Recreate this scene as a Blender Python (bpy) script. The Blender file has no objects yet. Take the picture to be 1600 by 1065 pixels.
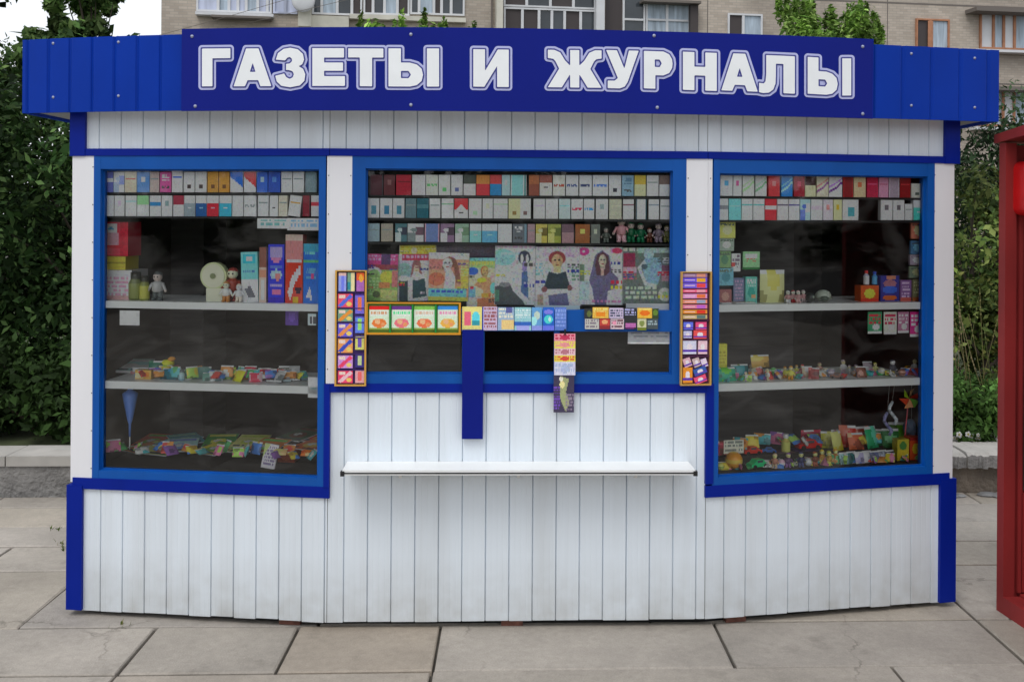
import bpy, math, random
import numpy as np
from mathutils import Matrix, Vector
random.seed(7); RNG = np.random.default_rng(11)
SC = bpy.context.scene
COL = SC.collection
# ------------------------------------------------------------------ camera
EYE = 1.72; FPX = 1600.0; CX = 800.0; HY = 335.0; ROLL = 0.0065
cd = bpy.data.cameras.new("camera"); cam = bpy.data.objects.new("camera", cd); COL.objects.link(cam)
cd.sensor_width = 36; cd.lens = 36; cd.shift_y = -(532.5-HY)/1600.0
cd.clip_start = 0.05; cd.clip_end = 800
MC = Matrix.Rotation(math.radians(90), 4, 'X') @ Matrix.Rotation(ROLL, 4, 'Z')
cam.matrix_world = Matrix.Translation((0, 0, EYE)) @ MC
SC.camera = cam
# ------------------------------------------------------------------ world
SUN_EL, SUN_AZ = 58, 205
w = bpy.data.worlds.new("World"); SC.world = w; w.use_nodes = True
nt = w.node_tree; nt.nodes.clear()
sky = nt.nodes.new('ShaderNodeTexSky'); sky.sky_type = 'NISHITA'; sky.sun_disc = False
sky.sun_elevation = math.radians(SUN_EL); sky.sun_rotation = math.radians(SUN_AZ); sky.dust_density = 4
hs = nt.nodes.new('ShaderNodeHueSaturation'); hs.inputs['Saturation'].default_value = 0.25
mx = nt.nodes.new('ShaderNodeMix'); mx.data_type = 'RGBA'; mx.inputs[0].default_value = 0.7
mx.inputs[7].default_value = (10.2, 10.6, 11.2, 1)
bg = nt.nodes.new('ShaderNodeBackground'); bg.inputs['Strength'].default_value = 0.115
out = nt.nodes.new('ShaderNodeOutputWorld')
L = nt.links
L.new(sky.outputs[0], hs.inputs['Color']); L.new(hs.outputs[0], mx.inputs[6]); L.new(mx.outputs[2], bg.inputs[0]); L.new(bg.outputs[0], out.inputs[0])
sd = bpy.data.lights.new("sun", 'SUN'); sd.energy = 0.9; sd.angle = math.radians(25); sd.color = (1, .97, .93)
so = bpy.data.objects.new("sun", sd); COL.objects.link(so)
so.rotation_euler = (math.radians(90-SUN_EL), 0, math.radians(-25))
SC.view_settings.view_transform = 'Standard'; SC.view_settings.look = 'None'
SC.view_settings.exposure = 0.12; SC.view_settings.gamma = 1
SC.cycles.max_bounces = 7; SC.cycles.transparent_max_bounces = 12
SC.cycles.use_denoising = True

# ------------------------------------------------------------------ helpers
def lin(c):
    r = []
    for v in c[:3]:
        v = v/255.0
        r.append(v/12.92 if v <= .04045 else ((v+.055)/1.055)**2.4)
    return tuple(r)
def ray(px, py):
    d = MC.to_3x3() @ Vector(((px-CX)/FPX, (HY-py)/FPX, -1)); return d
class MB:
    def __init__(s): s.v = []; s.f = []; s.m = []; s.c = []
    def add(s, vs, fs, m=0, c=None):
        o = len(s.v); s.v += [tuple(p) for p in vs]
        multi = isinstance(c, list)
        for i, f in enumerate(fs):
            s.f.append(tuple(a+o for a in f)); s.m.append(m); s.c.append((c[i] if multi else c) or (1, 1, 1))
        return s
    def hexa(s, p, m=0, c=None):   # p: 4 bottom ccw, 4 top
        return s.add(p, [(3,2,1,0),(4,5,6,7),(0,1,5,4),(1,2,6,5),(2,3,7,6),(3,0,4,7)], m, c)
    def box(s, x0,y0,z0,x1,y1,z1, m=0, c=None):
        return s.hexa([(x0,y0,z0),(x1,y0,z0),(x1,y1,z0),(x0,y1,z0),(x0,y0,z1),(x1,y0,z1),(x1,y1,z1),(x0,y1,z1)], m, c)
    def tube(s, a, b, r0, r1=None, n=8, m=0, c=None, cap=True):
        r1 = r0 if r1 is None else r1
        a = Vector(a); b = Vector(b); d = (b-a).normalized()
        u = d.orthogonal().normalized(); w_ = d.cross(u)
        vs = [a+(u*math.cos(t)+w_*math.sin(t))*r0 for t in [2*math.pi*i/n for i in range(n)]]
        vs += [b+(u*math.cos(t)+w_*math.sin(t))*r1 for t in [2*math.pi*i/n for i in range(n)]]
        fs = [(i,(i+1)%n,n+(i+1)%n,n+i) for i in range(n)]
        if cap: fs += [tuple(range(n-1,-1,-1)), tuple(range(n,2*n))]
        return s.add(vs, fs, m, c)
    def lathe(s, prof, n=14, m=0, c=None, ctr=(0,0,0), cols=None):
        vs = []; fs = []; cc = []
        for r, z in prof:
            for i in range(n):
                t = 2*math.pi*i/n; vs.append((ctr[0]+r*math.cos(t), ctr[1]+r*math.sin(t), ctr[2]+z))
        for k in range(len(prof)-1):
            for i in range(n):
                fs.append((k*n+i, k*n+(i+1)%n, (k+1)*n+(i+1)%n, (k+1)*n+i)); cc.append(cols[k] if cols else (c or (1,1,1)))
        fs.append(tuple(range(n-1,-1,-1))); cc.append(cols[0] if cols else (c or (1,1,1)))
        q = (len(prof)-1)*n; fs.append(tuple(range(q, q+n))); cc.append(cols[-1] if cols else (c or (1,1,1)))
        return s.add(vs, fs, m, cc)
    def ball(s, ctr, r, n=12, c=None, cols=None, sx=1, sy=1, sz=1, m=0):
        k = n//2; prof = [(max(1e-4, r*math.sin(math.pi*i/k)), -r*math.cos(math.pi*i/k)) for i in range(k+1)]
        o = len(s.v); s.lathe(prof, n, m, c, (0,0,0), cols)
        for i in range(o, len(s.v)):
            x,y,z = s.v[i]; s.v[i] = (ctr[0]+x*sx, ctr[1]+y*sy, ctr[2]+z*sz)
        return s
    def xf(s, M):
        s.v = [tuple(M @ Vector(p)) for p in s.v]; return s
ORG = {}
def link_obj(name, mb, mats, parent=None, origin=None, smooth=False):
    if parent is not None: origin = ORG[parent.name]
    elif origin is None:
        a = np.array(mb.v); origin = ((a[:,0].min()+a[:,0].max())/2, (a[:,1].min()+a[:,1].max())/2, a[:,2].min())
    o3 = np.array(origin); me = bpy.data.meshes.new(name)
    a = np.array(mb.v)-o3
    me.from_pydata(a.tolist(), [], mb.f)
    if not isinstance(mats, (list, tuple)): mats = [mats]
    for mt in mats: me.materials.append(mt)
    me.polygons.foreach_set('material_index', mb.m)
    if smooth: me.polygons.foreach_set('use_smooth', [True]*len(mb.f))
    at = me.color_attributes.new('Col', 'FLOAT_COLOR', 'CORNER')
    ln = np.array([len(f) for f in mb.f]); cc = np.array([tuple(c)[:3] for c in mb.c])
    cc = np.repeat(np.hstack([cc, np.ones((len(cc),1))]), ln, axis=0)
    at.data.foreach_set('color', cc.astype(np.float32).ravel())
    me.update(); ob = bpy.data.objects.new(name, me); COL.objects.link(ob)
    if parent is not None: ob.parent = parent
    else: ob.location = origin
    ORG[ob.name] = tuple(origin)
    return ob
def tag(o, label=None, cat=None, group=None, kind=None):
    if label: o['label'] = label
    if cat: o['category'] = cat
    if group: o['group'] = group
    if kind: o['kind'] = kind
    return o
def empty(name, loc):
    o = bpy.data.objects.new(name, None); COL.objects.link(o); o.location = loc; o.empty_display_size = .1
    ORG[o.name] = tuple(loc); return o
ORD = ['','first','second','third','fourth','fifth','sixth','seventh','eighth','ninth','tenth','eleventh','twelfth','thirteenth','fourteenth','fifteenth','sixteenth','seventeenth','eighteenth','nineteenth','twentieth','twenty-first','twenty-second','twenty-third','twenty-fourth','twenty-fifth','twenty-sixth','twenty-seventh','twenty-eighth','twenty-ninth']

# ------------------------------------------------------------------ materials
def mat(name, col=(.5,.5,.5), rough=.5, metal=0, attr=False, spec=.5, build=None, noise=None):
    m = bpy.data.materials.new(name); m.use_nodes = True; n = m.node_tree.nodes; l = m.node_tree.links
    b = n['Principled BSDF']; b.inputs['Roughness'].default_value = rough; b.inputs['Metallic'].default_value = metal
    b.inputs['Base Color'].default_value = (*col, 1)
    try: b.inputs['Specular IOR Level'].default_value = spec
    except Exception: pass
    src = None
    if attr:
        a = n.new('ShaderNodeAttribute'); a.attribute_name = 'Col'; src = a.outputs['Color']; l.new(src, b.inputs['Base Color'])
    if noise:   # (scale vec, amount, detail)
        tc = n.new('ShaderNodeTexCoord'); mp = n.new('ShaderNodeMapping'); mp.inputs['Scale'].default_value = noise[0]
        nz = n.new('ShaderNodeTexNoise'); nz.inputs['Scale'].default_value = 1; nz.inputs['Detail'].default_value = noise[2] if len(noise) > 2 else 5
        rp = n.new('ShaderNodeMapRange'); rp.inputs[1].default_value = .25; rp.inputs[2].default_value = .75
        rp.inputs[3].default_value = 1-noise[1]; rp.inputs[4].default_value = 1+noise[1]*.6
        mm = n.new('ShaderNodeMix'); mm.data_type = 'RGBA'; mm.blend_type = 'MULTIPLY'; mm.inputs[0].default_value = 1
        l.new(tc.outputs['Object'], mp.inputs[0]); l.new(mp.outputs[0], nz.inputs[0]); l.new(nz.outputs[0], rp.inputs[0])
        l.new(rp.outputs[0], mm.inputs[7])
        if src: l.new(src, mm.inputs[6])
        else: mm.inputs[6].default_value = (*col, 1)
        l.new(mm.outputs[2], b.inputs['Base Color'])
    if build: build(m, n, l, b)
    return m
def bump(n, l, b, scale, strength, dist=.01, vec=None, typ='ShaderNodeTexNoise'):
    tc = n.new('ShaderNodeTexCoord'); nz = n.new(typ); nz.inputs['Scale'].default_value = scale
    if 'Detail' in nz.inputs: nz.inputs['Detail'].default_value = 6
    bp = n.new('ShaderNodeBump'); bp.inputs['Strength'].default_value = strength; bp.inputs['Distance'].default_value = dist
    l.new(tc.outputs['Object'], nz.inputs['Vector']); l.new(nz.outputs[0], bp.inputs['Height']); l.new(bp.outputs[0], b.inputs['Normal'])
def siding_build(m, n, l, b):
    tc = n.new('ShaderNodeTexCoord'); mp = n.new('ShaderNodeMapping'); mp.inputs['Scale'].default_value = (9, 9, .8)
    nz = n.new('ShaderNodeTexNoise'); nz.inputs['Scale'].default_value = 1; nz.inputs['Detail'].default_value = 6
    l.new(tc.outputs['Object'], mp.inputs[0]); l.new(mp.outputs[0], nz.inputs[0])
    sx = n.new('ShaderNodeSeparateXYZ'); l.new(tc.outputs['Object'], sx.inputs[0])
    mr = n.new('ShaderNodeMapRange'); mr.inputs[1].default_value = .0; mr.inputs[2].default_value = .30; mr.inputs[3].default_value = 1; mr.inputs[4].default_value = 0
    l.new(sx.outputs[2], mr.inputs[0])
    n2 = n.new('ShaderNodeTexNoise'); n2.inputs['Scale'].default_value = 14; n2.inputs['Detail'].default_value = 8; l.new(tc.outputs['Object'], n2.inputs[0])
    mu = n.new('ShaderNodeMath'); mu.operation = 'MULTIPLY'; l.new(mr.outputs[0], mu.inputs[0]); l.new(n2.outputs[0], mu.inputs[1])
    r1 = n.new('ShaderNodeMapRange'); r1.inputs[1].default_value = .42; r1.inputs[2].default_value = .8; r1.inputs[4].default_value = .30; l.new(nz.outputs[0], r1.inputs[0])
    ad = n.new('ShaderNodeMath'); ad.operation = 'ADD'; ad.use_clamp = True; l.new(mu.outputs[0], ad.inputs[0]); l.new(r1.outputs[0], ad.inputs[1])
    mx = n.new('ShaderNodeMix'); mx.data_type = 'RGBA'; mx.inputs[6].default_value = (.735, .80, .865, 1); mx.inputs[7].default_value = (.42, .42, .40, 1)
    l.new(ad.outputs[0], mx.inputs[0]); l.new(mx.outputs[2], b.inputs['Base Color'])
M = {}
M['siding'] = mat('white_siding', rough=.38, build=siding_build)
M['post'] = mat('white_post', (.78,.78,.81), .42, noise=((6,6,1.2), .06))
M['groove'] = mat('groove_dirt', (.22,.22,.21), .8)
M['wing'] = mat('blue_corrugated_sheet', (.0005,.034,.34), .5, 0, False, .12, noise=((5,5,3), .12))
M['sign'] = mat('sign_blue_film', (.005,.013,.215), .5, 0, False, .12, noise=((3,3,3), .08))
M['trim'] = mat('dark_blue_trim', (.0008,.015,.26), .45, 0, False, .15, noise=((8,8,2), .12))
M['frame'] = mat('blue_window_frame', (.001,.082,.37), .45, 0, False, .28, noise=((8,8,3), .15))
M['letter'] = mat('letter_white', (.86,.89,.91), .5, noise=((9,9,9), .05))
M['lilac'] = mat('letter_outline_lilac', (.47,.50,.80), .5)
M['lline'] = mat('letter_line_blue', (.03,.035,.26), .5)
M['screw'] = mat('screw_metal', (.35,.38,.5), .35, .7)
M['wshelf'] = mat('white_laminate_shelf', (.88,.90,.89), .35)
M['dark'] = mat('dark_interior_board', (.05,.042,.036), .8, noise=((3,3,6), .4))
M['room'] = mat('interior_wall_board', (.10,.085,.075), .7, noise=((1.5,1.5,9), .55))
M['black'] = mat('black_metal', (.012,.012,.013), .45)
M['print'] = mat('printed_paper', attr=True, rough=.42)
M['plastic'] = mat('coloured_plastic', attr=True, rough=.3)
M['roof'] = mat('roof_sheet', (.3,.31,.32), .6)
M['counter'] = mat('counter_white', (.82,.83,.82), .35, noise=((7,7,7), .05))
M['brick'] = mat('support_brick', (.17,.07,.05), .9, noise=((40,40,40), .4))
def red_build(m, n, l, b): bump(n, l, b, 40, .15, .004)
M['red'] = mat('booth_red_paint', (.27,.020,.020), .6, noise=((6,6,2), .35), build=None)
M['redbright'] = mat('phone_red_plastic', (.62,.008,.01), .3, noise=((8,8,8), .15))  # brighter red than the booth paint, for payphone and louvres
def glass_build(m, n, l, b):
    n.remove(b); tr = n.new('ShaderNodeBsdfTransparent'); tr.inputs[0].default_value = (.965,.985,.98,1)
    gl = n.new('ShaderNodeBsdfGlossy'); gl.inputs['Roughness'].default_value = .02
    fr = n.new('ShaderNodeFresnel'); fr.inputs[0].default_value = 1.38
    mr = n.new('ShaderNodeMath'); mr.operation = 'MULTIPLY'; mr.inputs[1].default_value = 1.9; l.new(fr.outputs[0], mr.inputs[0])
    ms = n.new('ShaderNodeMixShader'); l.new(mr.outputs[0], ms.inputs[0]); l.new(tr.outputs[0], ms.inputs[1]); l.new(gl.outputs[0], ms.inputs[2])
    df = n.new('ShaderNodeBsdfDiffuse'); df.inputs[0].default_value = (.55,.55,.52,1)
    tc = n.new('ShaderNodeTexCoord'); mp = n.new('ShaderNodeMapping'); mp.inputs['Scale'].default_value = (2.2,2.2,5); mp.inputs['Rotation'].default_value = (.3,.5,.2)
    nz = n.new('ShaderNodeTexNoise'); nz.inputs['Scale'].default_value = 1.6; nz.inputs['Detail'].default_value = 9; nz.inputs['Roughness'].default_value = .62; nz.inputs['Distortion'].default_value = .9
    rp = n.new('ShaderNodeMapRange'); rp.inputs[1].default_value = .48; rp.inputs[2].default_value = .85; rp.inputs[3].default_value = 0; rp.inputs[4].default_value = .075
    m2 = n.new('ShaderNodeMixShader'); l.new(tc.outputs['Object'], mp.inputs[0]); l.new(mp.outputs[0], nz.inputs[0]); l.new(nz.outputs[0], rp.inputs[0]); l.new(rp.outputs[0], m2.inputs[0])
    l.new(ms.outputs[0], m2.inputs[1]); l.new(df.outputs[0], m2.inputs[2]); l.new(m2.outputs[0], n['Material Output'].inputs[0])
M['glass'] = mat('window_glass', build=glass_build)

# ------------------------------------------------------------------ facet planes
class Facet:
    def __init__(s, a, b):
        s.a = Vector((a[0], a[1], 0)); s.b = Vector((b[0], b[1], 0)); s.len = (s.b-s.a).length
        s.u = (s.b-s.a).normalized(); s.n = Vector((s.u.y, -s.u.x, 0))
    def w(s, t, z, d=0): p = s.a+s.u*t+s.n*d; return (p.x, p.y, z)
    def at(s, px, py, d=0):
        r = ray(px, py); o = Vector((0,0,EYE)); p0 = s.a+s.n*d
        t = (p0-o).dot(s.n)/r.dot(s.n); p = o+r*t
        return (p-s.a).dot(s.u), p.z
    def S(s, px, py=500, d=0): return s.at(px, py, d)[0]
    def Z(s, py, px=None, d=0):
        return s.at(px, py, d)[1]
    def box(s, mb, s0, s1, z0, z1, d0, d1, m=0, c=None):
        # d1 = front (towards street)
        P = s.w; return mb.hexa([P(s0,z0,d1),P(s1,z0,d1),P(s1,z0,d0),P(s0,z0,d0),P(s0,z1,d1),P(s1,z1,d1),P(s1,z1,d0),P(s0,z1,d0)], m, c)
    def rect(s, x0, y0, x1, y1, d=0):
        mxx, myy = (x0+x1)/2, (y0+y1)/2
        return s.S(x0,myy,d), s.S(x1,myy,d), s.at(mxx,y1,d)[1], s.at(mxx,y0,d)[1]
    def pbox(s, mb, x0, y0, x1, y1, d0, d1, m=0, c=None):
        s0,s1,z0,z1 = s.rect(x0,y0,x1,y1,d1); return s.box(mb, s0,s1,z0,z1,d0,d1,m,c)
P0=(-1.863,4.372); P1=(-.757,4.245); P2=(.818,4.29); P3=(1.938,4.535)
FL = Facet(P0,P1); FC = Facet(P1,P2); FR = Facet(P2,P3)
KB = 5.95   # rear wall distance
kiosk = empty('newspaper_kiosk', (0.03, 5.1, 0))
tag(kiosk, 'white and blue newspaper kiosk with bowed front, three shop windows and blue lettered sign', 'kiosk')
def part(name, mb, mats, parent=None, smooth=False): return link_obj(name, mb, mats, parent or kiosk, smooth=smooth)

# ------------------------------------------------------------------ siding
def siding(mb, F, s0, s1, zb, zt, start, pitch=.098, d=0, d_back=-.03, jit=0):
    """planks between s0,s1; zb, zt functions of s; joints at start+k*pitch"""
    k = math.floor((s0-start)/pitch)-1; js = []
    while start+k*pitch < s1:
        js.append(start+k*pitch); k += 1
    js.append(js[-1]+pitch)
    g = .0032
    for a, b in zip(js[:-1], js[1:]):
        a2, b2 = max(a, s0), min(b, s1)
        if b2-a2 < .006: continue
        off = random.uniform(-.0012, .0012); jb = random.uniform(-jit, jit)
        prof = [(a, d-.009)] if a >= s0 else [(s0, d+off)]
        if a >= s0: prof.append((a+g, d+off))
        for q in (.25, .5, .75):
            c = a+q*(b-a)
            if a2+.006 < c < b2-.006: prof += [(c-.002, d+off), (c, d+off-.0007), (c+.002, d+off)]
        prof += [(b-g, d+off), (b, d-.009)] if b <= s1 else [(s1, d+off)]
        vs = []
        for (t, dd) in prof: vs += [F.w(t, zb(t)+jb, dd), F.w(t, zt(t), dd)]
        n = len(prof)
        fs = [(2*i, 2*i+2, 2*i+3, 2*i+1) for i in range(n-1)]
        mb.add(vs, fs, 0)
        # underside lip
        F.box(mb, a2+.004, b2-.004, (zb(a2)+zb(b2))/2+jb+.0005, (zb(a2)+zb(b2))/2+jb+.006, d-.02, d+off-.0005, 0)
    zlo = max(zb(s0), zb(s1))+.006; zhi = min(zt(s0), zt(s1))-.002
    F.box(mb, s0+.001, s1-.001, zlo, zhi, d_back, d-.0095, 1)
def zline(F, p, q, d=0):
    (s0, z0), (s1, z1) = F.at(*p, d), F.at(*q, d)
    return lambda s: z0+(z1-z0)*(s-s0)/(s1-s0)
mb = MB()
zb = zline(FL, (130,952), (512,971.5)); zt = zline(FL, (130,757), (515,770))
s1 = FL.len
siding(mb, FL, FL.S(122,850), s1-.001, zb, zt, FL.S(157,850), jit=.003)
part('lower_wall', mb, [M['siding'], M['groove']])
mb = MB()
ztc = lambda s: FC.at(800, 604)[1]
zbc = zline(FC, (520,971.5), (1100,966.5))
siding(mb, FC, .001, FC.len-.001, zbc, ztc, FC.S(537,850), jit=.002)
part('lower_wall', mb, [M['siding'], M['groove']])
mb = MB()
zb = zline(FR, (1110,966), (1475,939)); zt = zline(FR, (1101,768), (1475,747))
siding(mb, FR, .001, FR.S(1478,850), zb, zt, FR.S(1131,850), jit=.003)
part('lower_wall', mb, [M['siding'], M['groove']])
# cornice band of planks
zc0 = FC.at(800, 234.5)[1]; zc1 = 2.20
for F, a, b, st in ((FL, FL.S(124,200), FL.len-.001, FL.S(155,200)), (FC, .001, FC.len-.001, FC.S(504,200)), (FR, .001, FR.S(1480,220), FR.S(1127,200))):
    mb = MB(); siding(mb, F, a, b, lambda s: zc0-.005, lambda s: zc1, st); part('cornice_wall', mb, [M['siding'], M['groove']])

# ------------------------------------------------------------------ blue trims and posts
def trim(F, x0,y0,x1,y1, d0=-.02, d1=.012, mt='trim', name='trim_strip', s0=None, s1=None):
    mb = MB(); a,b,z0,z1 = F.rect(x0,y0,x1,y1,d1)
    F.box(mb, a if s0 is None else s0, b if s1 is None else s1, z0, z1, d0, d1); return part(name, mb, M[mt])
zs1 = zc0; zs0 = FC.at(800, 246)[1]
mb = MB(); FL.box(mb, -.012, FL.len+.002, zs0, zs1, -.03, .013); part('trim_strip', mb, M['trim'])
mb = MB(); FC.box(mb, .0025, FC.len-.0025, zs0, zs1, -.03, .0135); part('trim_strip', mb, M['trim'])
mb = MB(); FR.box(mb, -.002, FR.len+.012, zs0, zs1, -.03, .013); part('trim_strip', mb, M['trim'])
zsL = (FL.at(320, 757)[1], FL.at(320, 769)[1])      # strip under left window
sL1 = FL.S(516, 700); 
mb = MB(); FL.box(mb, 0, sL1, FL.at(320,769.5)[1], FL.at(320,752)[1], -.02, .012)
part('trim_strip', mb, M['trim'])
mb = MB(); FR.box(mb, FR.S(1101,700), FR.len, FR.at(1290,765.5)[1], FR.at(1290,747.5)[1], -.02, .012); part('trim_strip', mb, M['trim'])
zq = FC.at(800, 612.5)[1]
mb = MB(); FC.box(mb, .002, FC.len-.002, zq, FC.at(800,599)[1], -.02, .012); part('trim_strip', mb, M['trim'])
# vertical strips stepping down beside the outer windows
mb = MB(); FL.box(mb, FL.S(507,700), sL1+.0, FL.at(512,752.2)[1]-.02, FC.at(520,599)[1], -.02, .0145); part('trim_strip', mb, M['trim'])
mb = MB(); FR.box(mb, FR.S(1101,700), FR.S(1113,700), FR.at(1107,747.2)[1]-.02, FC.at(1100,599)[1], -.02, .0145); part('trim_strip', mb, M['trim'])
# corner trims (wrap round onto the side walls)
def corner(F, end, x0, x1, z0, z1):
    mb = MB(); a = F.S(x0, 600, .016); b = F.S(x1, 600, .016)
    F.box(mb, a, b, z0, z1, -.012, .016)
    if end < 0: F.box(mb, a, a+.012, z0, z1, -.10, -.012)
    else: F.box(mb, b-.012, b, z0, z1, -.10, -.012)
    return part('corner_trim', mb, M['trim'])
corner(FL,-1,105,129, FL.at(116,950)[1], FL.at(116,756)[1]); corner(FR,1,1471,1495.5, FR.at(1482,938)[1], FR.at(1482,746)[1])
corner(FL,-1,106.5,130, zs0-.001, 2.21); corner(FR,1,1475,1498, zs0-.001, 2.21)
zbotL = FL.at(130,752)[1]; zbotR = FR.at(1475,747)[1]; zbotC = FC.at(800,599)[1]
def rivets(mb, F, t, zb_):
    z = zb_+.06
    while z < zs0-.03: mb.ball(F.w(t, z, .0085), .0026, 6, m=1); z += .16
def post(F, x0, x1, zb_, e):
    mb = MB(); a = F.S(x0,450,.008); b = F.S(x1,450,.008); F.box(mb, a, b, zb_, zs0, -.05, .008)
    rivets(mb, F, b-.008 if e > 0 else a+.008, zb_); return part('post', mb, [M['post'], M['black']])
def post2(FA, FB, xa, xb, zb_):   # the two middle posts straddle the bends of the front
    mb = MB(); a = FA.S(xa,450,.008); b = FB.S(xb,450,.008)
    FA.box(mb, a, FA.len+.0002, zb_, zs0, -.05, .008); FB.box(mb, -.0002, b, zb_, zs0, -.05, .0085)
    rivets(mb, FA, a+.007, zb_); rivets(mb, FB, b-.008, zb_); return part('post', mb, [M['post'], M['black']])
post(FL, 112, 147, zbotL, 1); post(FR, 1457, 1490, zbotR, -1)
post2(FL, FC, 510, 550, zbotC); post2(FC, FR, 1071.5, 1112, zbotC)

# ------------------------------------------------------------------ window frames + glass
def window(F, outer, inner, bars=(), panes=None, s_lo=None, s_hi=None):
    """outer / inner: s0,s1,z0,z1 ; bars: extra rects"""
    mb = MB(); o = outer; i = inner; d0, d1 = -.05, .010
    F.box(mb, o[0], i[0], o[2], o[3], d0, d1); F.box(mb, i[1], o[1], o[2], o[3], d0, d1)
    F.box(mb, i[0], i[1], o[2], i[2], d0, d1-.001); F.box(mb, i[0], i[1], i[3], o[3], d0, d1-.001)
    for b in bars: F.box(mb, b[0], b[1], b[2], b[3], d0+.004, d1-.002)
    # thin glazing bead
    e = .006
    F.box(mb, i[0], i[0]+e, i[2]+e, i[3]-e, -.034, -.012); F.box(mb, i[1]-e, i[1], i[2]+e, i[3]-e, -.034, -.012)
    F.box(mb, i[0], i[1], i[2], i[2]+e, -.034, -.012); F.box(mb, i[0], i[1], i[3]-e, i[3], -.034, -.012)
    fr = part('window_frame', mb, M['frame'])
    for p in (panes or [i]):
        g = MB(); P = F.w; g.add([P(p[0],p[2],-.02),P(p[1],p[2],-.02),P(p[1],p[3],-.02),P(p[0],p[3],-.02)], [(0,1,2,3)])
        link_obj('glass_pane', g, M['glass'], fr)
    return fr
zt_o = zs0-.0005
zinL = FL.at(330,264.5)[1]
wl_in = (FL.S(157.5,500), FL.S(498,500), FL.at(330,740)[1], zinL)
window(FL, (FL.S(147,500), FL.S(508.5,500), FL.at(330,753.5)[1], zt_o), wl_in)
wr_in = (FR.S(1122,500), FR.S(1446,500), FR.at(1290,736)[1], FR.at(1290,273.5)[1])
window(FR, (FR.S(1112.5,500), FR.S(1457,500), FR.at(1290,749)[1], zt_o), wr_in)
sC0, sC1 = FC.S(571,400), FC.S(1050,400); zt_c = FC.at(800,265)[1]; zb_c = FC.at(800,584)[1]
zm0, zm1 = FC.at(800,517)[1], FC.at(800,484)[1]
hs0, hs1 = FC.S(757,550), FC.S(866,550); h2a, h2b = FC.S(722,550), FC.S(872,550)
window(FC, (FC.S(550,400), FC.S(1071,400), zbotC+.0005, zt_o), (sC0, sC1, zb_c, zt_c),
       bars=[(sC0, sC1, zm0, zm1), (h2a, hs0, zb_c, zm0), (hs1, h2b+.006, zb_c, zm0)],
       panes=[(sC0, sC1, zm1, zt_c), (sC0, h2a, zb_c, zm0), (h2b+.006, sC1, zb_c, zm0)])
# hanging dark blue board left of the hatch
mb = MB(); FC.pbox(mb, 722, 515, 755, 685.5, .0125, .026); part('hatch_side_board', mb, M['sign'])
# ------------------------------------------------------------------ counter
mb = MB(); a, b = FC.S(536,738,.13), FC.S(1085,741,.13); z = FC.at(810,742,.15)[1]
FC.box(mb, a, b, z, z+.020, .0005, .15)
ct = part('counter', mb, M['counter'])
mb = MB(); FC.box(mb, a+.004, b-.004, z+.006, z+.011, .1502, .1524); link_obj('edge_groove', mb, M['black'], ct)
for ss in (a, b):
    mb = MB(); FC.box(mb, ss-.008, ss+.008, z-.003, z+.016, .132, .156); link_obj('corner_cap', mb, M['black'], ct)
for ss in (a+.22, (a+b)/2, b-.22):
    mb = MB(); P = FC.w
    mb.add([P(ss-.006,z-.001,.0003),P(ss-.006,z-.001,.06),P(ss-.006,z-.05,.0003),P(ss+.006,z-.001,.0003),P(ss+.006,z-.001,.06),P(ss+.006,z-.05,.0003)], [(0,1,2),(5,4,3),(0,3,4,1),(1,4,5,2),(2,5,3,0)])
    part('counter_bracket', mb, M['counter'])
# ------------------------------------------------------------------ shell of the kiosk
zr = 2.30
def wallseg(mb, a, b, z0, z1, t, m=0):
    a = Vector((*a,0)); b = Vector((*b,0)); n_ = Vector(((b-a).y, -(b-a).x, 0)).normalized()*t
    mb.hexa([(a.x,a.y,z0),(b.x,b.y,z0),(b.x-n_.x,b.y-n_.y,z0),(a.x-n_.x,a.y-n_.y,z0),(a.x,a.y,z1),(b.x,b.y,z1),(b.x-n_.x,b.y-n_.y,z1),(a.x-n_.x,a.y-n_.y,z1)], m)
B0 = (-1.79, KB-.05); B1 = (1.87, KB+.1)
SL = Facet(B0, (P0[0]+.02,P0[1]+.03)); SR = Facet((P3[0]-.02,P3[1]+.03), B1); SB = Facet((B1[0],B1[1]), B0)
for F in (SL, SR, SB):
    mb = MB(); siding(mb, F, 0, F.len, lambda s: .06, lambda s: 2.25, .03); part('outer_wall', mb, [M['siding'], M['groove']])
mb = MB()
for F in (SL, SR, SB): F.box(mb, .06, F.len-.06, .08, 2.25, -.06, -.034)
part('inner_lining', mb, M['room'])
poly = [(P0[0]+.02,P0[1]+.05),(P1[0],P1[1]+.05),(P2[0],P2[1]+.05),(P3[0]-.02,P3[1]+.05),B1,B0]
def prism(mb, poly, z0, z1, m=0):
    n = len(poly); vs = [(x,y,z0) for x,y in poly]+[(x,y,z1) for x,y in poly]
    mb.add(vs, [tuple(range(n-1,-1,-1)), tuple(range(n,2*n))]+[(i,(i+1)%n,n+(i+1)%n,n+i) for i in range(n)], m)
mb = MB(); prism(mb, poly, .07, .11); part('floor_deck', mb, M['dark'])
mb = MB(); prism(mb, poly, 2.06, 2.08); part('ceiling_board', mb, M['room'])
# display plinths under the outer windows (inside) and the seller's desk
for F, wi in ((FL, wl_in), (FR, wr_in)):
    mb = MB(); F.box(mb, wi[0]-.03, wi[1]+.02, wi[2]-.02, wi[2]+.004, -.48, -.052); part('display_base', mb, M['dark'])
mb = MB(); FC.box(mb, sC0, sC1, .75, .77, -.50, -.052); part('desk', mb, M['dark'])
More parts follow.
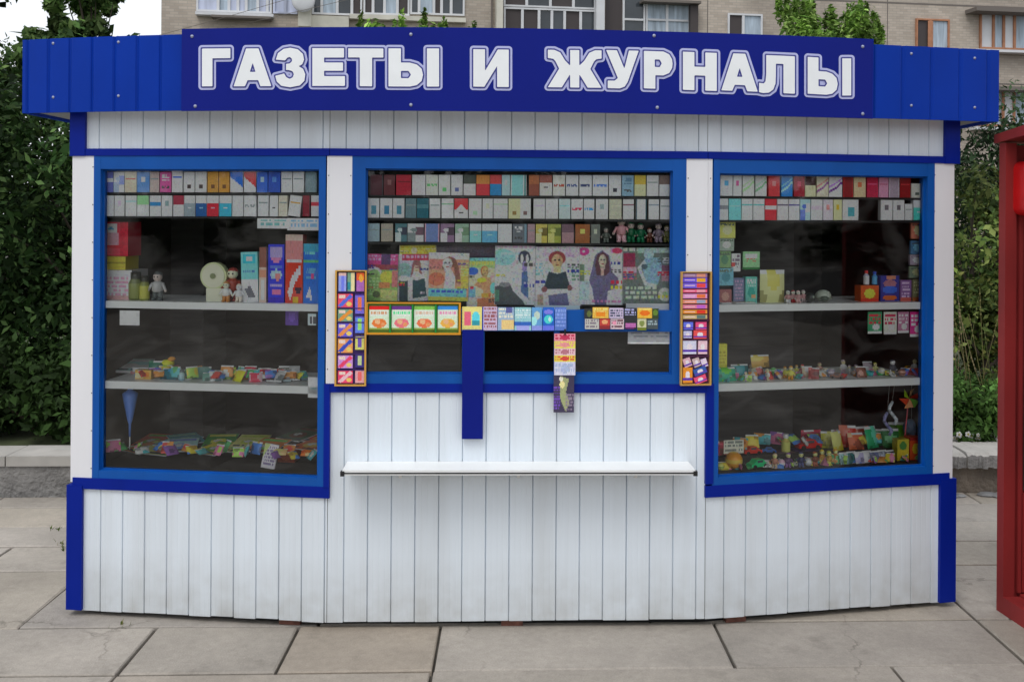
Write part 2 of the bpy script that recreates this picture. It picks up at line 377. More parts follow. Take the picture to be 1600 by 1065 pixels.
# interior furniture panels seen dimly through the glass
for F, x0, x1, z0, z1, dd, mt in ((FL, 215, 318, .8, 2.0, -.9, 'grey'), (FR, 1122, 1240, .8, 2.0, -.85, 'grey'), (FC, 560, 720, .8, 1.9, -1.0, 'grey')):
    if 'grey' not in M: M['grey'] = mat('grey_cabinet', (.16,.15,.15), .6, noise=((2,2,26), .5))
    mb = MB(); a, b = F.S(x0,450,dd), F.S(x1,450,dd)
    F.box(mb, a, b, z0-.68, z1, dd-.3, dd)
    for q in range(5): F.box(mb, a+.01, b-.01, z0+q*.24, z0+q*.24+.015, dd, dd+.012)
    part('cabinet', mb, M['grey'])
# supports
for px in (452, 800, 1150):
    F = FL if px < 515 else FC if px < 1105 else FR
    mb = MB(); s_ = F.S(px, 972, -.02); F.box(mb, s_-.045, s_+.045, 0, .064, -.14, -.02); part('support_brick', mb, M['brick'])
mb = MB(); prism(mb, [(x*.985, y+.0 if y < 5 else y-.05) for x, y in poly], .0, .068); part('base_frame', mb, M['black'])
# ------------------------------------------------------------------ fascia + sign
dat = [(35,4.36),(285,4.205),(640,4.12),(1030,4.19),(1370,4.335),(1560,4.465)]
cf = np.polyfit([(p-CX)/FPX*z for p, z in dat], [z for p, z in dat], 3)
gz = lambda X: float(np.polyval(cf, X))
def onsign(px, py, off=0.0):
    r = ray(px, py); X = 0.0
    for _ in range(12):
        Z = gz(X)-off; X = r.x/r.y*Z
    return (X, Z, EYE+r.z/r.y*Z)
def xof(px, py=120): return onsign(px, py)[0]
def strip(mb, X0, X1, z0, z1, off0, off1, n, m=0, pf=None):
    """curved board following the fascia; off = distance in front"""
    vs = []; xs = [X0+(X1-X0)*i/n for i in range(n+1)]
    for x in xs:
        o = off1+(pf(x) if pf else 0)
        vs += [(x,gz(x)-o,z0),(x,gz(x)-o,z1),(x,gz(x)-off0,z0),(x,gz(x)-off0,z1)]
    fs = []
    for i in range(n):
        a = 4*i; b = a+4
        fs += [(a,b,b+1,a+1),(a+2,a+3,b+3,b+2),(a+1,b+1,b+3,a+3),(a,a+2,b+2,b)]
    fs += [(0,1,3,2),(4*n,4*n+2,4*n+3,4*n+1)]
    mb.add(vs, fs, m)
XL, XR = xof(35), xof(1561); XS0, XS1 = xof(285), xof(1363)
zf0, zf1 = EYE+.417, EYE+.729
def wing(X0, X1, start, pitch):
    mb = MB(); pts = []; k = math.floor((X0-start)/pitch)-1
    def prof(x):
        q = ((x-start)/pitch) % 1.0
        if q < .04: return -.007
        if q < .10: return -.007+.007*(q-.04)/.06
        if q > .94: return -.007*(q-.94)/.06
        return 0
    strip(mb, X0, X1, zf0, zf1, -.012, 0, int((X1-X0)/.0047), pf=prof)
    o = part('fascia_wing', mb, M['wing']); return o
wlo = wing(XL, XS0+.01, xof(75), (xof(250)-xof(75))/5); wro = wing(XS1-.01, XR, xof(1364), .135)
for o, pts in ((wlo, ((83,68),(83,152),(185,66),(185,150))), (wro, ((1424,84),(1424,165),(1523,91),(1523,168)))):
    for p in pts:
        mb = MB(); mb.ball(onsign(*p, .001), .0065, 8, sy=.5); link_obj('screw', mb, M['screw'], o)
mb = MB(); strip(mb, XS0, XS1, EYE+.414, EYE+.749, -.002, .012, 60); sign = part('sign_board', mb, M['sign'])
mb = MB(); strip(mb, XS1-.004, XS1, EYE+.4135, EYE+.7495, -.002, .0125, 1); link_obj('edge_strip', mb, M['trim'], sign)
for p in ((300,57),(305,166),(642,54),(642,164),(1022,56),(1027,168),(1348,73),(1348,178)):
    mb = MB(); mb.ball(onsign(*p, .013), .0075, 8, sy=.5); link_obj('screw', mb, M['screw'], sign)
# fascia body, returns at the sides, soffit and roof
mb = MB(); strip(mb, XL+.001, XR-.001, zf0+.012, zf1-.004, -.035, -.0125, 40)
for X, sg in ((XL, 1), (XR, -1)):
    y0 = gz(X)+.001; mb.box(min(X, X+.02*sg), y0, zf0, max(X, X+.02*sg), KB+.2, zf1-.003)
mb.box(XL+.02, KB+.18, zf0, XR-.02, KB+.2, zf1-.003)
part('fascia_return', mb, M['wing'])
mb = MB(); n = 30
xs = [XL+.021+(XR-XL-.042)*i/n for i in range(n+1)]
for z0, z1 in ((zf0+.012, zf0+.022), (zf1-.05, zf1-.03)):
    prism(mb, [(x, gz(x)+.036) for x in xs]+[(XR-.021, KB+.18), (XL+.021, KB+.18)], z0, z1)
part('roof', mb, M['roof'])

# ------------------------------------------------------------------ letters
G = {
 'G': [[(0,0),(.37,0),(.37,.74),(1,.74),(1,1),(0,1)]],
 'A': [[(0,0),(.30,0),(.37,.16),(.65,.16),(.71,0),(1,0),(.66,1),(.33,1)], [(.43,.38),(.58,.38),(.505,.62)]],
 'Z': [[(.02,.70),(.09,.87),(.28,.98),(.5,1.01),(.75,.97),(.92,.85),(.96,.70),(.9,.58),(.78,.53),(.93,.46),(1,.32),(.97,.15),(.82,.03),(.5,-.02),(.2,.02),(.05,.13),(0,.28),(.3,.34),(.36,.25),(.48,.2),(.58,.24),(.62,.32),(.57,.40),(.45,.43),(.36,.43),(.36,.59),(.48,.6),(.56,.66),(.55,.73),(.48,.77),(.4,.75),(.33,.68)]],
 'E': [[(0,0),(1,0),(1,.26),(.36,.26),(.36,.40),(.94,.40),(.94,.62),(.36,.62),(.36,.75),(.97,.75),(.97,1),(0,1)]],
 'T': [[(.33,0),(.68,0),(.68,.76),(1,.76),(1,1),(0,1),(0,.76),(.33,.76)]],
 'b': [[(0,0),(.62,0),(.82,.04),(.96,.15),(1,.31),(.96,.47),(.82,.58),(.62,.63),(.36,.63),(.36,1),(0,1)], [(.36,.22),(.58,.22),(.65,.31),(.58,.41),(.36,.41)]],
 'I': [[(0,0),(1,0),(1,1),(0,1)]],
 'N': [[(0,0),(.31,0),(.67,.56),(.67,0),(1,0),(1,1),(.69,1),(.33,.42),(.33,1),(0,1)]],
 'J': [[(0,0),(.26,0),(.415,.36),(.415,0),(.585,0),(.585,.36),(.74,0),(1,0),(.79,.5),(.86,.7),(.9,.76),(1,.78),(1,1),(.88,1),(.77,.93),(.68,.72),(.585,.58),(.585,1),(.415,1),(.415,.58),(.32,.72),(.23,.93),(.12,1),(0,1),(0,.78),(.1,.76),(.14,.7),(.21,.5)]],
 'U': [[(0,1),(.33,1),(.56,.52),(.70,1),(1,1),(.66,.17),(.57,.05),(.42,0),(.05,0),(.05,.2),(.26,.2),(.36,.27)]],
 'R': [[(0,0),(.4,0),(.4,.36),(.68,.36),(.88,.43),(.98,.56),(1,.68),(.98,.8),(.88,.93),(.68,1),(0,1)], [(.38,.58),(.55,.58),(.62,.68),(.55,.78),(.38,.78)]],
 'H': [[(0,0),(.34,0),(.34,.39),(.66,.39),(.66,0),(1,0),(1,1),(.66,1),(.66,.62),(.34,.62),(.34,1),(0,1)]],
 'L': [[(0,0),(.12,-.02),(.28,0),(.40,.09),(.46,.25),(.47,.45),(.47,.78),(.68,.78),(.68,0),(1,0),(1,1),(.2,1),(.2,.5),(.18,.3),(.13,.24),(0,.25)]],
}
def sdf(contours, X, Y):
    d = np.full(X.shape, 1e9); inside = np.zeros(X.shape, bool)
    for c in contours:
        n = len(c)
        for i in range(n):
            x0,y0 = c[i]; x1,y1 = c[(i+1)%n]; ex, ey = x1-x0, y1-y0
            t = np.clip(((X-x0)*ex+(Y-y0)*ey)/(ex*ex+ey*ey+1e-12), 0, 1)
            d = np.minimum(d, np.hypot(X-x0-t*ex, Y-y0-t*ey))
            cr = ((y0 > Y) != (y1 > Y)) & (X < (x1-x0)*(Y-y0)/((y1-y0) or 1e-12)+x0); inside ^= cr
    return np.where(inside, -d, d)
def glyph(key, x0, y0, x1, y1, idx, shear=0.0, sticks=None):
    cs = [[(x0+u*(x1-x0), y1-v*(y1-y0)+shear*(u-.5)) for u, v in c] for c in G[key]]
    if sticks: cs += [[(sticks[0]+u*(sticks[1]-sticks[0]), sticks[3]-v*(sticks[3]-sticks[2])) for u, v in G['I'][0]]]
    xm = max(p[0] for c in cs for p in c)
    gx = np.arange(x0-7, xm+7.5, 1.0); gy = np.arange(y0-8, y1+9, 1.0)
    X, Y = np.meshgrid(gx, gy); D = sdf(cs, X, Y); mb = MB()
    for off, d0, m in ((5.4, .0128, 1), (2.1, .0146, 2), (0.0, .0164, 0)):
        V = D-off; dd = d0+.0006*(idx % 2 if m else 0)
        ins = V < 0
        for j in range(len(gy)-1):
            i = 0
            while i < len(gx)-1:
                k4 = ins[j,i]+0+ins[j,i+1]+ins[j+1,i]+ins[j+1,i+1]
                if k4 == 0: i += 1; continue
                if k4 == 4:
                    i0 = i
                    while i < len(gx)-1 and i-i0 < 12 and ins[j,i] and ins[j,i+1] and ins[j+1,i] and ins[j+1,i+1]: i += 1
                    q = [(gx[i0],gy[j]),(gx[i],gy[j]),(gx[i],gy[j+1]),(gx[i0],gy[j+1])]
                else:
                    cr = [(gx[i],gy[j],V[j,i]),(gx[i+1],gy[j],V[j,i+1]),(gx[i+1],gy[j+1],V[j+1,i+1]),(gx[i],gy[j+1],V[j+1,i])]; q = []
                    for a in range(4):
                        A, B = cr[a], cr[(a+1)%4]
                        if A[2] < 0: q.append(A[:2])
                        if (A[2] < 0) != (B[2] < 0):
                            t = A[2]/(A[2]-B[2]); q.append((A[0]+t*(B[0]-A[0]), A[1]+t*(B[1]-A[1])))
                    i += 1
                    if len(q) < 3: continue
                mb.add([onsign(x, y, dd) for x, y in q], [tuple(range(len(q)-1,-1,-1))], m)
    return link_obj('letter', mb, [M['letter'], M['lilac'], M['lline']], sign)
LT = [('G',315.5,76,360,135),('A',365,76,424,135),('Z',430,75.5,477,135.5),('E',488,75.5,539,134.5),('T',544,76,599,135),
      ('b',607,76,661,135.5,(667,686,76,135.5)),('N',739.5,77.5,795,136),('J',856,78.5,940,137),('U',947,79,998,138.5),
      ('R',1006,80.5,1051,139),('H',1067,82,1120,141.5),('A',1127,84,1184,142.5),('L',1186,87,1242,145.5),('b',1262,90.5,1309,148,(1316,1330,91.5,149.5))]
sh = [-.5,-.3,0,0,.3,.4,.8,1,1.2,1.5,2,2.2,2.5,2.8]
for i, t in enumerate(LT): glyph(*t[:5], i, sh[i], t[5] if len(t) > 5 else None)

# ------------------------------------------------------------------ painted cards
GAIN = 2.0
def C(*c): 
    g_ = sum(c[:3])/3; r = lin([max(0,min(255, g_+(v-g_)*1.3)) for v in c[:3]]); return tuple(min(.90, v*GAIN) for v in r)
def paint(nx, ny, ops, base, seed=0, noise=.04):
    rs = np.random.default_rng(seed); A = np.ones((ny, nx, 3))*np.array(C(*base))
    U, Vv = np.meshgrid((np.arange(nx)+.5)/nx, (np.arange(ny)+.5)/ny)
    for o in ops:
        k = o[0]; col = np.array(C(*o[-1])) if k != 't' else None
        if k == 'f':   # small printed face: skin, shaded cheek, eyes, brows, mouth
            _, cx, cy, rx, ry, cc = o; A[((U-cx)/rx)**2+((Vv-cy)/ry)**2 < 1] = C(*cc); A[(((U-cx)/rx)**2+((Vv-cy)/ry)**2 < 1) & (U > cx+rx*.35)] *= .78
            for dx in (-.38, .38): A[(abs(U-cx-dx*rx) < rx*.22) & (abs(Vv-cy+ry*.15) < ry*.10)] = (.03,.02,.02)
            A[(abs(U-cx) < rx*.3) & (abs(Vv-cy-ry*.5) < ry*.09)] = (.45,.06,.07); A[(abs(U-cx) < rx*.6) & (Vv > cy+ry*.85) & (Vv < cy+ry*1.35)] = [v*.8 for v in C(*cc)]; continue
        if k == 'r': m = (U >= o[1]) & (U < o[3]) & (Vv >= o[2]) & (Vv < o[4])
        elif k == 'e': m = ((U-o[1])/o[3])**2+((Vv-o[2])/o[4])**2 < 1
        elif k == 'p': m = sdf([o[1]], U, Vv) < 0
        elif k == 't':   # rows of tiny illegible print
            x0,y0,x1,y1,rows,cc = o[1:7]; hh = (y1-y0)/rows
            for q in range(rows):
                xx = x0
                while xx < x1:
                    ww = rs.uniform(.03,.12); m = (U>=xx)&(U<min(xx+ww,x1))&(Vv>=y0+q*hh)&(Vv<y0+q*hh+hh*.6); A[m] = C(*cc); xx += ww+.035
            continue
        A[m] = col
    if nx > 30:    # picture covers: photographic softness and mottle
        k_ = 5; low = rs.standard_normal((ny//k_+2, nx//k_+2, 3)); low = np.kron(low, np.ones((k_,k_,1)))[:ny,:nx]; mid = np.kron(rs.standard_normal((ny//2+1, nx//2+1, 3)), np.ones((2,2,1)))[:ny,:nx]
        hf = rs.standard_normal((ny,nx,1)); A = A*(1+.08*low+.04*mid+.22*mid.mean(axis=2, keepdims=True)+.07*hf); B = np.pad(A, ((1,1),(1,1),(0,0)), 'edge'); A = (B[:-2,1:-1]+B[2:,1:-1]+B[1:-1,:-2]+B[1:-1,2:]+6*B[1:-1,1:-1])/10
    elif nx > 9: A *= 1+.03*rs.standard_normal((ny, nx, 3))+.05*rs.standard_normal((ny, nx, 1))
    A *= 1+noise*rs.standard_normal((ny, nx, 1))
    return np.clip(A, .004, .9)
def card_mb(F, s0, s1, z0, z1, d0, d1, img=None, side=(.6,.6,.6), lean=0.0, rot=0.0, mb=None):
    mb = mb or MB(); cs, cz = (s0+s1)/2, (z0+z1)/2
    def P(s, z, d):
        a, b = s-cs, z-cz; s2 = cs+a*math.cos(rot)-b*math.sin(rot); z2 = cz+a*math.sin(rot)+b*math.cos(rot)
        return F.w(s2, z2, d-lean*(z2-z0))
    mb.hexa([P(s0,z0,d1-.0003),P(s1,z0,d1-.0003),P(s1,z0,d0),P(s0,z0,d0),P(s0,z1,d1-.0003),P(s1,z1,d1-.0003),P(s1,z1,d0),P(s0,z1,d0)], 0, side)
    if img is not None:
        ny, nx, _ = img.shape; vs = []; fs = []; cc = []
        for j in range(ny+1):
            for i in range(nx+1): vs.append(P(s0+(s1-s0)*i/nx, z1-(z1-z0)*j/ny, d1))
        for j in range(ny):
            for i in range(nx):
                a = j*(nx+1)+i; fs.append((a, a+nx+1, a+nx+2, a+1)); cc.append(tuple(img[j, i]))
        mb.add(vs, fs, 0, cc)
    return mb
def card(name, F, x0, y0, x1, y1, d1, thick, base, ops, label, cat, group=None, nx=10, ny=14, lean=0, rot=0, seed=None, zfix=None, gloss=False):
    s0,s1,z0,z1 = F.rect(x0,y0,x1,y1,d1)
    if zfix is not None: z1 += zfix-z0; z0 = zfix
    img = paint(nx, ny, ops, base, seed if seed is not None else int(x0*7+y0)); 
    mb = card_mb(F, s0, s1, z0, z1, d1-thick, d1, img, tuple(v*.8 for v in C(*base)), lean, rot)
    o = link_obj(name, mb, M['plastic' if gloss else 'print']); tag(o, label, cat, group); return o

# ------------------------------------------------------------------ cigarette packs
W=(225,230,228); CR=(222,218,200); GY=(120,128,128); 
def pops(kind, acc, acc2=None):
    a = acc; b = acc2 or (60,60,60)
    K = {'plain': [('r',.12,.30,.88,.36,a)], 'dot': [('e',.5,.72,.17,.10,a)], 'spot': [('e',.5,.38,.2,.13,a)],
     'band': [('r',0,.30,1,.52,a)], 'bottom': [('r',0,.38,1,1,a),('r',.3,.55,.7,.62,b)], 'top': [('r',0,0,1,.42,a)],
     'diag': [('p',[(0,0),(1,0),(1,.75),(0,.25)],a)], 'roof': [('p',[(0,0),(1,0),(1,.62),(.5,.28),(0,.62)],a),('r',.3,.7,.7,.74,b)],
     'arc': [('p',[(0,.7),(.5,.5),(1,.2),(1,.32),(.55,.62),(0,.82)],a),('p',[(0,.45),(.5,.28),(1,.05),(1,.12),(.5,.36),(0,.55)],b)],
     'box': [('r',.3,.38,.72,.80,a)], 'text': [('t',.12,.42,.9,.6,2,a)], 'line': [('r',0,.26,1,.34,a)],
     'frame': [('r',0,0,.1,1,a),('r',.9,0,1,1,a)], 'mix': [('r',0,.5,.5,1,a),('r',.5,.2,1,.6,b),('e',.4,.35,.2,.12,a)], 'letter': [('t',.15,.15,.85,.5,3,a),('t',.15,.7,.85,.85,2,b)]}
    return K[kind]
def cname(c):
    r,g,b = c; mx_, mn = max(c), min(c)
    if mn > 200: return 'white'
    if mx_ < 60: return 'black'
    if mx_-mn < 28: return 'pale grey' if mx_ > 165 else ('grey' if mx_ > 95 else 'dark grey')
    if r >= g and r >= b:
        if b > g+12: return 'pink' if r > 170 else 'purple'
        if g > r*.72: return 'cream' if b > 150 else 'gold'
        if mn > 120: return 'peach'
        if g > r*.5: return 'orange' if r > 170 else 'brown'
        return 'red' if r > 140 else 'dark red'
    if g >= b: return 'pale green' if mn > 140 else 'green'
    if r > g+14: return 'lilac' if mn > 110 else 'purple'
    return 'pale blue' if mn > 120 else ('blue' if b > 120 else 'dark teal')
KD = {'plain':'with a thin {a} line','dot':'with a small {a} dot low down','spot':'with a {a} spot in the middle','band':'with a {a} band','bottom':'with a {a} lower half','top':'with a {a} top','diag':'with a slanting {a} field','roof':'with a {a} peaked top','arc':'with {a} curved stripes','box':'with a {a} square','text':'with a {a} word','line':'with a {a} line near the top','frame':'with {a} side edges','mix':'with {a} patches','letter':'with {a} small print'}
def packs(F, wname, rname, ytop, ybot, items, d1, ykey=None):
    """items: (x0,x1,base,kind,acc[,acc2][,opts])"""
    N = len(items)
    for i, it in enumerate(items):
        x0,x1,base,kind,acc = it[:5]; acc2 = it[5] if len(it) > 5 else None; op = it[6] if len(it) > 6 else {}
        sl = op.get('yt', 0); xm = (x0+x1)/2
        yt, yb = ytop(xm)+sl, ybot(xm)
        lab = f"{cname(base)} cigarette pack {KD[kind].format(a=cname(acc))}, {ORD[i+1]} from left, {rname} row, {wname} window"
        if len(lab.split()) > 16: lab = f"{cname(base)} cigarette pack, {ORD[i+1]} from left, {rname} row, {wname} window"
        card('cigarette_pack', F, x0+.5, yt, x1-.3, yb, d1+random.uniform(-.003,.003), .022, base, pops(kind, acc, acc2), lab, 'cigarette pack', 'cigarette packs on the narrow shelves', rot=op.get('rot', random.uniform(-.006,.006)), nx=12, ny=16)
def zx(arr, x0, k): return [((x0+a[0]*k), (x0+a[1]*k), *a[2:]) for a in arr]
RD=(150,25,35); DR=(90,20,30); BL=(50,90,165); DB=(35,60,110); TL=(35,95,115); GN=(90,150,100); BK=(45,42,45); GD=(165,130,60)
L1 = zx([(84,146,(95,100,150),'band',W),(146,215,W,'mix',(150,160,190),(120,130,170)),(215,290,(205,170,155),'plain',(150,90,80)),(290,370,(90,125,185),'spot',W),(370,430,(160,150,145),'plain',GY),(432,504,(205,90,135),'letter',(235,190,205)),(506,574,(185,195,205),'plain',BL,None,{'yt':-4}),(578,648,(205,205,195),'dot',(60,50,50)),(650,722,(205,205,195),'dot',(60,50,50)),(725,794,(160,125,65),'dot',(90,60,30)),(796,862,(165,125,60),'dot',(90,60,30)),(865,945,W,'diag',(30,90,170)),(950,1026,W,'diag',(195,40,45)),(1030,1098,(50,90,170),'spot',(150,170,215)),(1100,1176,(35,70,140),'spot',(80,120,180)),(1180,1250,W,'plain',GY),(1252,1322,W,'plain',GY),(1326,1402,(110,125,130),'frame',(80,90,95))], 140, .2535)
L2 = zx([(80,150,W,'plain',(190,200,190)),(152,216,W,'spot',(225,170,190)),(220,290,W,'line',(150,200,190)),(292,366,W,'top',(130,180,130)),(370,440,W,'band',(45,110,150)),(442,510,W,'spot',(120,140,140)),(514,582,W,'top',(125,50,65)),(582,650,W,'bottom',(130,140,145),W),(652,722,W,'bottom',(30,75,120),(120,150,190)),(722,796,W,'bottom',(185,35,55),(230,150,160)),(798,876,W,'bottom',(70,150,200),W),(878,948,(205,220,225),'spot',W),(950,1028,W,'text',GY),(1036,1104,W,'plain',GY),(1108,1162,W,'bottom',(180,185,185),BK),(1164,1220,(180,172,160),'plain',GY),(1228,1304,(215,205,190),'plain',GD,None,{'rot':-.12}),(1308,1360,(100,25,40),'frame',BK),(1364,1416,W,'band',(160,60,70))], 140, .2535)
packs(FL, 'left', 'top', lambda x: 268.5, lambda x: 300.5, L1, -.04)
packs(FL, 'left', 'second', lambda x: 305.5, lambda x: 338, L2, -.04)
C1 = zx([(205,330,(60,25,35),'frame',BK),(332,434,(75,35,40),'spot',(110,80,80)),(440,576,(130,25,45),'plain',DR),(580,700,(215,180,185),'spot',W),(702,810,(205,200,175),'text',GN),(812,918,(195,210,180),'dot',GN),(922,1026,(215,205,215),'dot',(80,90,130)),(1030,1140,(210,200,195),'top',(60,65,60)),(1142,1262,(190,50,60),'top',(200,120,70)),(1262,1366,(30,110,150),'top',(190,70,70)),(1366,1440,(160,190,225),'spot',W),(1442,1566,(130,190,190),'frame',W)], 540, .1785)
C1 += zx([(60,128,(50,110,110),'frame',W),(146,240,(115,65,50),'top',(140,90,60)),(240,352,(120,70,60),'bottom',(190,185,175),BK),(356,466,(215,190,175),'text',(130,60,40)),(470,582,(210,215,205),'text',(50,70,110)),(588,700,(215,215,205),'text',(50,60,90)),(704,842,(200,215,200),'text',(80,110,170)),(846,956,(200,205,205),'dot',(40,40,50)),(960,1066,(120,145,160),'letter',(80,110,130)),(1070,1172,(215,200,150),'top',(205,150,70)),(1178,1284,(210,210,190),'plain',GY),(1288,1404,(205,210,200),'top',(95,80,75))], 800, .1785)
C2 = zx([(186,296,(215,225,225),'box',(70,115,130)),(300,410,(220,230,230),'box',(45,100,125)),(412,516,(220,230,230),'box',(60,110,125)),(522,620,(90,110,115),'plain',GY),(622,728,(25,80,90),'band',(70,110,115)),(732,830,(190,215,215),'plain',GY),(838,946,(210,218,205),'line',(110,150,120)),(950,1072,(215,205,195),'roof',(175,40,50)),(1076,1192,(215,220,200),'dot',(150,180,150)),(1196,1290,(212,210,192),'spot',(190,185,160)),(1292,1420,(205,212,195),'line',(150,170,150)),(1424,1530,(180,175,145),'dot',(120,100,60))], 540, .1785)
C2 += zx([(64,166,(212,215,205),'dot',(100,80,80)),(186,290,(205,200,230),'plain',(170,160,200)),(292,404,(212,208,222),'plain',(180,180,200)),(410,512,(170,205,210),'plain',(130,180,190)),(516,622,(208,220,225),'text',(190,50,80)),(626,722,(208,220,225),'text',(40,120,170)),(732,842,(210,220,215),'spot',(130,145,145)),(850,960,(165,165,150),'plain',(190,185,160)),(970,1068,(220,200,205),'line',(110,70,80)),(1084,1178,(205,220,222),'frame',(50,80,90)),(1194,1288,(215,222,226),'line',(120,130,140)),(1296,1388,(190,200,195),'plain',GY)], 800, .1785)
C3 = zx([(192,298,(130,145,150),'plain',GY),(308,416,(140,135,125),'plain',GY),(432,538,(70,100,105),'mix',(170,200,200),(40,45,60)),(540,684,(200,200,210),'mix',(110,120,120),(90,70,80)),(690,822,(100,115,150),'frame',(180,140,150)),(828,952,(120,100,120),'mix',(200,200,185),(60,50,60)),(956,1080,(130,150,135),'mix',(190,200,190),(100,120,100)),(1084,1190,(205,215,210),'bottom',(130,180,190),W),(1192,1330,(205,215,215),'bottom',(95,145,175),(150,190,210)),(1332,1456,(210,212,222),'spot',(185,190,205)),(1460,1566,(90,95,100),'letter',(190,195,200))], 540, .1785)
C3 += zx([(60,130,(110,130,140),'spot',(180,195,200)),(134,202,(145,125,130),'plain',GY),(206,310,(165,155,90),'mix',(215,205,150),(90,80,40)),(312,430,(130,135,70),'mix',(190,190,120),(80,90,40)),(434,542,(140,115,120),'top',(95,75,85)),(552,682,(120,75,35),'spot',(215,175,100)),(690,772,(95,100,95),'spot',(160,165,150))], 800, .1785)
packs(FC, 'middle', 'top', lambda x: 273.5+(x-800)*.002, lambda x: 305.5+(x-800)*.004, C1, -.04)
packs(FC, 'middle', 'second', lambda x: 310.5+(x-800)*.004, lambda x: 341.5+(x-800)*.006, C2, -.04)
packs(FC, 'middle', 'third', lambda x: 350+(x-800)*.004, lambda x: 379+(x-800)*.008, C3, -.04)
R1 = zx([(103,184,(200,210,215),'spot',(90,140,180)),(186,242,(215,205,212),'spot',(190,90,130)),(246,322,(190,205,180),'arc',(140,170,130),(160,190,150)),(328,402,(180,205,180),'arc',(110,150,120),(150,190,160)),(412,486,(165,60,65),'spot',(210,120,120)),(494,568,(45,110,175),'arc',(140,180,215),(110,160,210)),(574,646,(120,20,40),'spot',(180,70,90)),(646,716,(190,195,150),'top',(45,15,20)),(720,798,(220,175,160),'arc',(110,60,110),(190,120,120)),(800,886,(220,205,220),'arc',(90,50,110),(150,110,170)),(890,956,(100,20,25),'frame',(130,35,35)),(958,1036,(220,165,140),'spot',(200,100,70)),(1042,1116,(140,25,60),'plain',(190,80,110)),(1118,1182,(190,130,150),'plain',(150,90,110)),(1184,1252,(140,130,140),'frame',(170,165,170)),(1254,1324,(105,15,20),'plain',(150,50,50)),(1326,1404,(205,180,170),'dot',(60,70,60),None,{'yt':9})], 1100, .244)
R2 = zx([(98,156,(210,215,220),'band',(120,120,125)),(158,238,(120,175,215),'plain',(150,195,225)),(240,312,(190,220,220),'line',(90,150,150)),(314,388,(190,220,220),'line',(90,150,150)),(390,466,(170,50,60),'band',(225,215,215)),(468,540,(222,205,205),'line',(80,70,90)),(542,612,(220,215,225),'line',(60,50,110)),(614,682,(150,175,205),'mix',(80,100,160),(210,215,225)),(684,760,(215,205,210),'band',(225,170,180)),(762,826,(220,175,185),'spot',(220,120,120)),(828,884,(220,205,150),'spot',(230,150,60)),(886,990,(205,212,212),'box',(70,130,140)),(1130,1208,(215,205,212),'spot',(90,85,90)),(1210,1284,(215,205,215),'spot',(90,85,90)),(1286,1336,(195,190,185),'plain',GY,None,{'yt':6}),(1340,1412,(210,215,205),'bottom',(80,160,150),W)], 1100, .244)
packs(FR, 'right', 'top', lambda x: 276+(x-1280)*.012, lambda x: 307.5+(x-1280)*.010, R1, -.04)
packs(FR, 'right', 'second', lambda x: 311.5+(x-1280)*.008, lambda x: 344-(x-1280)*.0, R2, -.04)
# rails that carry the packs
for F, y, x0, x1, dp in ((FL,300.8,157,498,.1),(FL,338.3,157,498,.1),(FC,305.8,571,1050,.1),(FC,341.9,571,1050,.1),(FC,379.4,571,1050,.14),(FR,307.8,1122,1446,.1),(FR,344.3,1122,1446,.1)):
    mb = MB(); xm = (x0+x1)/2; zz = F.at(xm, y, -.04)[1]; F.box(mb, F.S(x0,y,-.04), F.S(x1,y,-.04), zz-.009, zz-.001, -.05-dp, -.037)
    part('pack_shelf', mb, M['black'])
# board behind the middle packs
mb = MB(); FC.box(mb, sC0, sC1, FC.at(800,392,-.12)[1], zt_c, -.165, -.155); part('back_board', mb, M['black'])
# side lining of the display bays
# ------------------------------------------------------------------ white shelves
def shelf(F, wi, py, px, th=.030, depth=.36, d1=-.030, a=0.002, b=0.002):
    z = F.at(px, py, d1)[1]; mb = MB(); F.box(mb, wi[0]+a, wi[1]-b, z-th, z, d1-depth, d1); part('shelf', mb, M['wshelf']); return z
zL1 = shelf(FL, wl_in, 472.5, 330); zL2 = shelf(FL, wl_in, 599, 330, .032)
zR1 = shelf(FR, wr_in, 474, 1285); zR2 = shelf(FR, wr_in, 594.5, 1285, .032)
zL3, zR3 = wl_in[2]+.004, wr_in[2]+.004

# ------------------------------------------------------------------ magazines behind the middle glass
SK=(215,170,150)
def mag(x0,y0,x1,y1,base,ops,label,d=-.04,seed=1,name='magazine',cat='magazine',group='magazines leaning behind the middle window'):
    rs_ = random.Random(seed*31)
    if x1-x0 > 40 and cat == 'magazine':
        for _ in range(5):
            a = rs_.choice([(.03,.26),(.72,.97)]); y_ = rs_.uniform(.2,.85); ops = ops+[('t',a[0],y_,a[1],y_+rs_.uniform(.04,.10),rs_.choice([1,2]),rs_.choice([(240,240,240),(200,30,60),(40,50,120),(250,220,60),(60,60,60)]))]
        ops = ops+[('r',0,0,.02,1,(150,150,150)),('r',.98,0,1,1,(120,120,120))]  # paler border at left, shadow edge painted down the right of the cover
    d = d-.006*(seed%2)
    return card(name, FC, x0,y0,x1,y1, d, .004, base, ops, label, cat, group, nx=int((x1-x0)*1.1), ny=int((y1-y0)*1.1), seed=seed, lean=.05, rot=[0,.012,-.018,.01,-.02,.008,-.01,.014,-.008,.01][seed%10])
mag(624,383,682,400,(215,190,95),[('t',.05,.1,.95,.9,3,(185,150,50)),('e',.4,.5,.08,.3,(230,215,160))],'top edge of a yellow magazine sticking out above the pink ones',-.062)
mag(683,381,776,405,(62,55,66),[('r',0,.8,1,1,(50,44,54))],'plain dark board above the magazines in the middle window',-.064,name='dark_board',cat='board',group=None)
